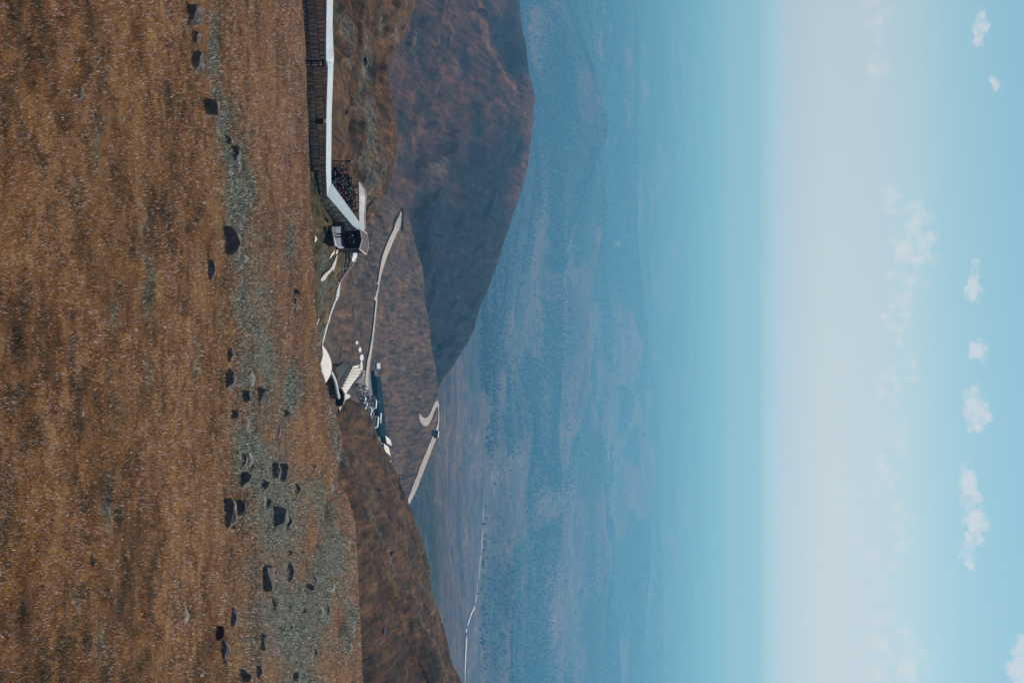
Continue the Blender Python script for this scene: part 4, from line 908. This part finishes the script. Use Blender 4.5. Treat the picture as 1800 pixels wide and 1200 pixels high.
# ---- white towers on the plain
for x, y, h_, lb in ((1077, 426, 60, 'left of a pair of tiny white towers far out on the hazy plain'), (1079, 430, 45, 'right of a pair of tiny white towers far out on the hazy plain'), (1118, 78, 60, 'single tiny white tower far out on the hazy plain at the photo edge')):
    p = hit(far_o, x, y); t = empty('white_tower', p); tag(t, lb, 'tower', 'white towers on the plain')
    r_ = 12; v = [(math.cos(a)*r_*k, math.sin(a)*r_*k, z_*h_) for z_, k in ((0, 1), (.6, .8), (.62, 1.1), (1, .9)) for a in np.linspace(0, 2*math.pi, 10, endpoint=False)]
    MB().add(v, [(k*10+i, k*10+(i+1) % 10, (k+1)*10+(i+1) % 10, (k+1)*10+i) for k in range(3) for i in range(10)]+[tuple(30+i for i in range(10))]).build('shaft', M_vw, t)

# ---- woods far off: many small crowns, one mass
def woods(name, sheet_P, mask, n, label, seed, dmin, dmax, hh, col):
    g_ = np.random.default_rng(seed); nr, nc = sheet_P.shape[:2]
    D = sheet_P[:, nc//2, 1]; rows = np.where((D > dmin) & (D < dmax))[0]
    fx_, fy__ = screen(sheet_P); sxr = fx_[rows, nc//2]; dens = np.abs(np.gradient(sxr))+1e-3; pr = dens/dens.sum()
    i = rows[g_.choice(len(rows), n, p=pr)]; j = g_.integers(50, nc-51, n)
    i = np.clip(i, 0, nr-2); a = g_.random((n, 1)); b = g_.random((n, 1))
    p = (sheet_P[i, j]*(1-a)+sheet_P[i+1, j]*a)*(1-b)+(sheet_P[i, j+1]*(1-a)+sheet_P[i+1, j+1]*a)*b
    keep = g_.random(n) < mask[i, j]**1.5; p = p[keep]; n = len(p)
    h_ = hh(p[:, 1])*g_.uniform(.5, 1.3, n); r_ = h_*g_.uniform(.25, .42, n)
    ang = np.linspace(0, 2*np.pi, 5, endpoint=False)+g_.random((n, 1))
    ringv = np.stack([np.cos(ang)*r_[:, None], np.sin(ang)*r_[:, None], np.repeat((h_*.12)[:, None], 5, 1)], -1)
    ring2 = np.stack([np.cos(ang+.6)*r_[:, None]*.62, np.sin(ang+.6)*r_[:, None]*.62, np.repeat((h_*.6)[:, None], 5, 1)], -1)
    V = np.concatenate([ringv, ring2, np.stack([0*h_, 0*h_, h_], -1)[:, None]], 1)+p[:, None]
    k = (np.arange(n)*11)[:, None]; q = []
    for s_ in range(5):
        t = (s_+1) % 5; q.append(np.concatenate([k+s_, k+t, k+5+t, k+5+s_], 1))
    q = np.stack(q, 1).reshape(n, -1); tr = np.stack([np.concatenate([k+5+s_, k+5+(s_+1) % 5, k+10], 1) for s_ in range(5)], 1).reshape(n, -1)
    loops = np.concatenate([q.reshape(-1), tr.reshape(-1)]); st_ = np.concatenate([np.arange(n*5)*4, n*20+np.arange(n*5)*3])
    me = bpy.data.meshes.new(name); me.vertices.add(n*11); me.vertices.foreach_set('co', V.astype(np.float32).reshape(-1))
    me.loops.add(len(loops)); me.loops.foreach_set('vertex_index', loops.astype(np.int32)); me.polygons.add(n*10); me.polygons.foreach_set('loop_start', st_.astype(np.int32)); me.update(calc_edges=True)
    me.materials.append(solid('far_foliage', col, .95, var=.5, scale=.01)); o = bpy.data.objects.new(name, me); COL.objects.link(o); tag(o, label, 'forest', kind='stuff')
woods('forest', far, np.clip(fo, 0, 1), 60000, 'dark woods spread over the far foothills and plain', 5, 4300, 16000, lambda D: 7+D*.0008, (.022, .036, .028))

# ---- rocks
def rock_mat(name, col):
    m, h, b = prin(name, rough=.9, spec=.2); tc = h.n('ShaderNodeTexCoord').outputs['Object']; n = h.noise(tc, 3, 8, .7); n2 = h.noise(tc, 14, 5, .7)
    c = h.ramp(n, [(.35, tuple(x*.6 for x in col)), (.5, col), (.66, tuple(x*1.7 for x in col))]); c = h.mix(h.m('MULTIPLY', h.m('GREATER_THAN', n2, .62), .5), c, (.3, .29, .27, 1))
    h.set(b, 'Base_Color', c); h.set(b, 'Normal', h.n('ShaderNodeBump', i_Strength=.6, i_Distance=.06, i_Height=h.m('ADD', n, h.m('MULTIPLY', n2, .4))).outputs[0]); return m
MR = rock_mat('dark_rock', (.15, .14, .13)); MRp = rock_mat('pale_rock', (.26, .24, .25)); MRr = rock_mat('rusty_rock', (.07, .03, .022))
def rock(x, y, wy_, hx_, label, mat=MR, sheet=None, seed=0):
    sheet = sheet or meadow; p = hit(sheet, x-hx_*.42, y); k = p.y/F_PX; w_ = wy_*k*1.15; h_ = max(hx_*k*1.22, .08); dp = min(w_*.8, h_*1.6+.15)
    g_ = random.Random(int(x*7+y*13)+seed); bm = bmesh.new()
    for i in range(22):
        th = g_.uniform(0, 2*math.pi); z = g_.uniform(-.5, 1); rr = math.sqrt(max(0, 1-abs(z)**2.6))*g_.uniform(.8, 1)
        bm.verts.new((math.cos(th)*rr*w_/2, math.sin(th)*rr*dp/2, z*h_))
    r = bmesh.ops.convex_hull(bm, input=bm.verts); bmesh.ops.delete(bm, geom=[e_ for e_ in r['geom_interior'] if isinstance(e_, bmesh.types.BMVert)], context='VERTS')
    bmesh.ops.bevel(bm, geom=list(bm.edges), offset=min(w_, h_)*.035, segments=1, affect='EDGES')
    bmesh.ops.triangulate(bm, faces=bm.faces); bmesh.ops.subdivide_edges(bm, edges=[e_ for e_ in bm.edges if e_.calc_length() > w_*.12], cuts=2, use_grid_fill=False)
    for v_ in bm.verts:
        c_ = v_.co*(6/w_); nz = math.sin(c_.x*2.1+seed+x)*math.cos(c_.y*2.7+y)*math.sin(c_.z*2.3)
        v_.co *= 1+.04*nz+g_.uniform(-.012, .012)
    me = bpy.data.meshes.new('rock'); bm.to_mesh(me); bm.free(); me.materials.append(mat)
    o = bpy.data.objects.new('rock', me); COL.objects.link(o); o.location = p; tag(o, label, 'rock', 'rocks scattered on the moor'); return o
ROCKS = [(342, 27, 42, 24, 'dark angular rock with a pale rim, topmost of three in a row'), (346, 66, 26, 12, 'small dark rock in the middle of the three in a row at the photo edge'), (349, 110, 46, 19, 'dark mottled rock, last of the three in a row at the photo edge'),
 (372, 190, 38, 29, 'blocky flat-sided dark rock standing alone before the grey-green patch'), (402, 245, 26, 12, 'dark rock half sunk at the head of the grey-green patch'), (414, 272, 34, 14, 'dark rock with a pale ledge amid the grey-green patch'),
 (406, 425, 58, 30, 'biggest dark slab rock, two-faced, in the middle of the moor'), (373, 470, 46, 11, 'low pale grey flat rock beside the biggest dark slab'), (142, 162, 30, 6, 'pale flat stone lying alone in the near grass'),
 (406, 624, 26, 8, 'thin dark rock at the edge of the red-brown grass, left of a longer one'), (406, 670, 50, 15, 'long dark rock with a pale back at the edge of the red-brown grass'), (433, 697, 28, 17, 'jagged dark rock between the long rock and the pointed one'),
 (463, 696, 34, 19, 'dark pointed rock shaped like a fin'), (413, 728, 18, 12, 'small dark triangular rock just right of the long rock'), (505, 729, 20, 11, 'dark rock under the reddish grass near the crest'),
 (521, 513, 12, 10, 'left of two small dark rocks close to the crest'), (521, 536, 24, 8, 'right of two small dark rocks close to the crest'), (434, 847, 38, 17, 'dark wedge rock with pale outline above the two joined boulders'), (430, 808, 28, 8, 'thin dark rock above the wedge rock'),
 (444, 821, 12, 6, 'tiny dark rock beside the wedge rock'), (466, 851, 20, 11, 'small rounded dark rock between the wedge rock and the double boulder'), (486, 826, 30, 14, 'lower half of the dark double boulder'), (500, 830, 34, 16, 'upper half of the dark double boulder'), (523, 858, 22, 11, 'dark round rock by the orange grass hollow'),
 (553, 823, 16, 5, 'tiny dark rock high up near the mound crest'), (405, 900, 58, 18, 'large lying boulder, lower of two joined ones'), (424, 892, 28, 14, 'dark boulder joined to the top of the large lying boulder'), (473, 885, 18, 9, 'small dark rock just left of the tall boulder'), (492, 910, 46, 24, 'tall dark boulder leaning by the orange hollow'),
 (509, 918, 26, 9, 'thin dark rock behind the tall leaning boulder'), (477, 1016, 50, 28, 'squarish dark boulder with a white streak down its back'), (511, 1004, 38, 10, 'dark round-backed rock just above the squarish boulder'), (510, 972, 12, 8, 'tiny rusty rock above the round-backed rock', MRr),
 (548, 1032, 14, 10, 'small dark rock on the upper slope right of the squarish boulder'), (412, 1085, 34, 12, 'dark oval rock, left of the rusty one'), (389, 1112, 32, 17, 'rusty dark rock at the edge of the brown grass', MRr), (397, 1145, 42, 12, 'long grey rock below the rusty rock'),
 (463, 1128, 36, 12, 'dark oblong rock in grey-green growth on the right'), (484, 1060, 26, 9, 'dark rock just below the squarish boulder'), (512, 1068, 20, 5, 'thin dark rock sliver on the right slope'), (535, 1074, 10, 7, 'tiny dark rock high on the right slope'), (513, 1103, 10, 4, 'tiny low rock between the sliver and the corner rocks'),
 (556, 1145, 14, 6, 'small dark rock near the mound crest at the right'), (578, 1072, 18, 5, 'small dark rock just under the mound crest'), (456, 1180, 26, 11, 'dark rock close to the photo corner, upper one'), (430, 1188, 26, 20, 'dark rough rock close to the photo corner, lower one'), (521, 1190, 24, 10, 'dark rock cut by the photo edge on the slope'), (491, 757, 34, 4, 'thin pale stone edge in the grey-green growth', MRp), (411, 926, 10, 8, 'tiny dark rock right of the large lying boulder'), (162, 992, 14, 9, 'small dark stone alone in the near brown grass'), (285, 930, 10, 4, 'tiny blue-grey stone alone in the near brown grass')]
for r in ROCKS: rock(r[0], r[1], r[2], r[3], r[4], r[5] if len(r) > 5 else MR)
rock(610, 197, 12, 5, 'small black rock on the brown hillside behind the corridor', MR, hs_o); rock(690, 973, 12, 5, 'small black rock on the spine of the dark ridge', MR, rg_o); rock(676, 1108, 12, 4, 'small grey rock in the middle of the dark ridge', MRp, rg_o)
rock(668, 863, 12, 3, 'low black rock high on the dark ridge', MR, rg_o); rock(644, 108, 16, 6, 'dark outcrop on the brow of the brown hillside', MR, hs_o)

# ---- loose stones lying in the grey strip, one mass
gS = np.random.default_rng(77); n = 9000; nr, nc = Pm.shape[:2]
ii = gS.integers(PRE+150, rb, n); jj = gS.integers(60, nc-61, n); kp = gS.random(n) < np.clip(cov_m[ii, jj, 0]-.25, 0, 1)**1.3; kp |= gS.random(n) < .006
P0 = Pm[ii[kp], jj[kp]]; n = len(P0); rr_ = gS.uniform(.04, .13, n)*(P0[:, 1]/80)**.5*(1+2.2*(gS.random(n) < .04))
oc = np.array([(1, 0, 0), (0, 1, 0), (-1, 0, 0), (0, -1, 0), (0, 0, 1), (.7, .7, .45), (-.7, .7, .5), (.7, -.7, .4), (-.7, -.7, .5)])
V = P0[:, None]+oc[None]*rr_[:, None, None]*gS.uniform(.6, 1.35, (n, 9, 3))*np.array([1.3, 1, .8])
fc = np.array([(0, 5, 4), (5, 1, 4), (1, 6, 4), (6, 2, 4), (2, 8, 4), (8, 3, 4), (3, 7, 4), (7, 0, 4)])
fl_ = (np.arange(n)[:, None, None]*9+fc[None]).reshape(-1)
me = bpy.data.meshes.new('loose_stones'); me.vertices.add(n*9); me.vertices.foreach_set('co', V.astype(np.float32).reshape(-1)); me.loops.add(len(fl_)); me.loops.foreach_set('vertex_index', fl_.astype(np.int32))
me.polygons.add(n*8); me.polygons.foreach_set('loop_start', (np.arange(n*8)*3).astype(np.int32)); me.update(calc_edges=True); me.materials.append(rock_mat('small_stone', (.17, .17, .16)))
o = bpy.data.objects.new('loose_stones', me); COL.objects.link(o); tag(o, 'small loose stones strewn through the grey-green strip', 'stones', kind='stuff')

# ---- people
def skin_person(name, joints, edges):
    me = bpy.data.meshes.new(name+'_rig'); me.from_pydata([j[0] for j in joints], edges, []); o = bpy.data.objects.new(name, me); COL.objects.link(o)
    o.modifiers.new('s', 'SKIN'); sv = me.skin_vertices[0].data
    for i, j in enumerate(joints): sv[i].radius = j[1] if isinstance(j[1], tuple) else (j[1], j[1]); sv[i].use_root = (i == 0)
    ss_ = o.modifiers.new('d', 'SUBSURF'); ss_.levels = 1; ss_.render_levels = 1
    bpy.context.view_layer.update(); d = bpy.context.evaluated_depsgraph_get(); m2 = bpy.data.meshes.new_from_object(o.evaluated_get(d)); bpy.data.objects.remove(o); m2.name = name; return m2
E_ = [(0, 1), (1, 2), (2, 3), (3, 4), (4, 5), (2, 6), (6, 7), (7, 8), (8, 9), (2, 10), (10, 11), (11, 12), (12, 13), (0, 14), (14, 15), (15, 16), (16, 17), (0, 18), (18, 19), (19, 20), (20, 21)]
def pose(la, ra, st_):
    J = [((0, 0, .95), (.16, .11)), ((0, 0, 1.15), (.15, .11)), ((0, 0, 1.38), (.18, .11)), ((0, -.01, 1.5), .055), ((0, -.02, 1.6), (.085, .1)), ((0, -.02, 1.68), (.07, .085))]
    J += [((-.19, 0, 1.40), .065), la[0], la[1], la[2], ((.19, 0, 1.40), .065), ra[0], ra[1], ra[2]]
    for s_, f_ in ((-1, st_), (1, -st_)):
        J += [((s_*.1, f_*.05, .88), .09), ((s_*.11, f_*.16-.02, .5), .065), ((s_*.11, f_*.22+.02, .1), .048), ((s_*.12, f_*.22-.13, .05), .04)]
    return J
def arm(s_, mode):
    if mode == 'down': return [((s_*.26, .02, 1.12), .048), ((s_*.27, -.06, .9), .038), ((s_*.26, -.1, .78), .04)]
    if mode == 'fwd': return [((s_*.27, -.02, 1.15), .048), ((s_*.16, -.26, 1.15), .038), ((s_*.08, -.34, 1.22), .036)]
    return [((s_*.3, -.05, 1.2), .048), ((s_*.2, -.2, 1.42), .038), ((s_*.12, -.22, 1.56), .036)]
def obj_col(name):
    m, h, b = prin(name, rough=.8); oi = h.n('ShaderNodeObjectInfo'); tc = h.n('ShaderNodeTexCoord').outputs['Object']; n = h.noise(tc, 8, 4, .6)
    h.set(b, 'Base_Color', h.mix(1.0, oi.outputs['Color'], h.ramp(n, [(.3, (.7, .7, .7)), (.7, (1.2, 1.2, 1.2))]), 'MULTIPLY')); return m
M_jacket = obj_col('jacket_cloth')
m, h, b = prin('trouser_cloth', rough=.85); oi = h.n('ShaderNodeObjectInfo'); h.set(b, 'Base_Color', h.ramp(oi.outputs['Random'], [(0, (.015, .015, .02)), (.5, (.02, .03, .06)), (.75, (.06, .055, .05)), (1, (.2, .18, .16))])); M_trous = m
M_skin = solid('skin', (.42, .24, .17), .6, var=.1); M_hair = solid('dark_hair', (.012, .009, .008), .6)
def finish(me):
    for m_ in (M_jacket, M_trous, M_skin, M_hair): me.materials.append(m_)
    for p in me.polygons:
        c = p.center; p.use_smooth = True
        if c.z > 1.52: p.material_index = 3 if (c.z > 1.69 or c.y > .02) else 2
        elif c.z > .86: p.material_index = 2 if (abs(c.x) > .22 and c.z < .84) else 0
        else: p.material_index = 2 if abs(c.x) > .2 and c.z > .7 else 1
    return me
TP = [finish(skin_person('person', pose(arm(-1, a_), arm(1, b_), s_), E_)) for a_, b_, s_ in (('down', 'down', .3), ('fwd', 'down', 0), ('up', 'fwd', .2), ('down', 'fwd', -.9))]
bm = bmesh.new(); bmesh.ops.create_uvsphere(bm, u_segments=10, v_segments=8, radius=.115); 
for v_ in list(bm.verts):
    if v_.co.z < -.05 and v_.co.y < 0: bm.verts.remove(v_)
for v_ in bm.verts: v_.co = Vector((v_.co.x*.92, v_.co.y*1.08+.01, v_.co.z*.95+1.665))
hm = bpy.data.meshes.new('hair'); bm.to_mesh(hm); bm.free(); hm.materials.append(M_hair)
CLR = {'black': (.012, .012, .015), 'dark blue': (.012, .028, .06), 'red': (.42, .025, .02), 'dark red': (.2, .015, .03), 'grey': (.12, .12, .13), 'white': (.6, .6, .6), 'light blue': (.15, .26, .38), 'olive': (.2, .2, .05), 'pink': (.4, .15, .2), 'teal': (.02, .09, .11), 'beige': (.35, .28, .2)}
def person(p, colr, label, group, rz, k=0, tiny=False, sc=1.0):
    o = bpy.data.objects.new('person', TP[k % 4]); COL.objects.link(o); o.location = p; o.rotation_euler = (0, 0, rz); o.scale = (sc*1.32, sc*1.35, sc); o.color = (*CLR[colr], 1); tag(o, label, 'person', group)
    if not tiny: h_ = bpy.data.objects.new('hair', hm); COL.objects.link(h_); h_.parent = o
    return o
ORD = ['first', 'second', 'third', 'fourth', 'fifth', 'sixth', 'seventh', 'eighth', 'ninth', 'tenth', 'eleventh', 'twelfth', 'thirteenth', 'fourteenth', 'fifteenth', 'sixteenth', 'seventeenth', 'eighteenth', 'nineteenth', 'twentieth']
rr = random.Random(3)
SEQ = [('dark red', 'dark red', 'olive'), ('black', 'red', 'dark blue'), ('dark blue', 'black', 'dark red'), ('red', 'teal', 'black'), ('black', 'dark blue', 'grey'), ('dark blue', 'white', 'light blue'), ('black', 'dark red', 'beige'), ('red', 'dark blue', 'black'), ('black', 'teal', 'white'), ('grey', 'black', 'dark blue'), ('black', 'beige', 'black'), ('dark blue', 'black', 'red'), ('black', 'grey', 'black'), ('white', 'black', 'dark blue')]
rown = ['front row', 'second row', 'third row', 'back row']; cw = ['black', 'dark blue', 'red', 'dark red', 'grey', 'teal', 'black', 'white', 'red', 'pink', 'dark blue', 'beige', 'light blue', 'black']; G1 = 'visitors crowded on the steps behind the corridor roof'
ysq = list(np.linspace(290, 392, 19))
for i, y in enumerate(ysq):
    for r_ in range(4):
        yy_ = y+rr.uniform(-2, 2)+r_*1.9; d0 = roofD(yy_)+.7; D = d0+(156.4-d0)*r_/3.1
        p = P3(500, yy_, D); p.z = floor_z(yy_)
        jc = SEQ[i][r_] if (i < 8 and r_ < 3) else rr.choice(cw)
        person(p, jc, 'person in %s jacket, %s from left, %s behind the corridor roof' % (jc, ORD[i], rown[r_]), G1, rr.uniform(-2.2, 2.2), i+r_*2, sc=rr.uniform(.98, 1.12))
G2 = 'visitors on the railed steps right of the hut'
cs = ['dark blue', 'black', 'black', 'grey', 'beige', 'black', 'red', 'dark red', 'black', 'white', 'black', 'dark blue', 'grey', 'black', 'black', 'beige', 'white']
for i, y in enumerate(np.linspace(443, 494, 17)):
    p = P3(500, y, 160.3+(i % 3)*.8); p.z = P3(hx_(y)-29, y, 160).z
    person(p, cs[i], 'person in %s jacket, %s from the hut on the railed steps' % (cs[i], ORD[i]), G2, rr.uniform(-2, 2), i, sc=rr.uniform(.92, 1.0))
pp0 = P3(588.5, 414, 147.3)
person(pp0, 'black', 'person in dark clothes standing alone on the deck before the hut', None, 2.8, 1, sc=1.14)
person(hit(pl_o, 701, 402, .4), 'grey', 'tiny lone person on the winding road at its far end', None, 1, 0, True, 1.3)
G3 = 'visitors gathered in the car park'
for i in range(120):
    y = rr.uniform(674, 716); x = rr.uniform(619+(y-676)*.35, 639+(y-676)*.28)
    person(hit(pl_o, x, y, .45), rr.choice(['black', 'black', 'dark blue', 'grey', 'white', 'black', 'red', 'beige']), 'one of the tiny visitors crowding the car park', G3, rr.uniform(0, 6), i, True)
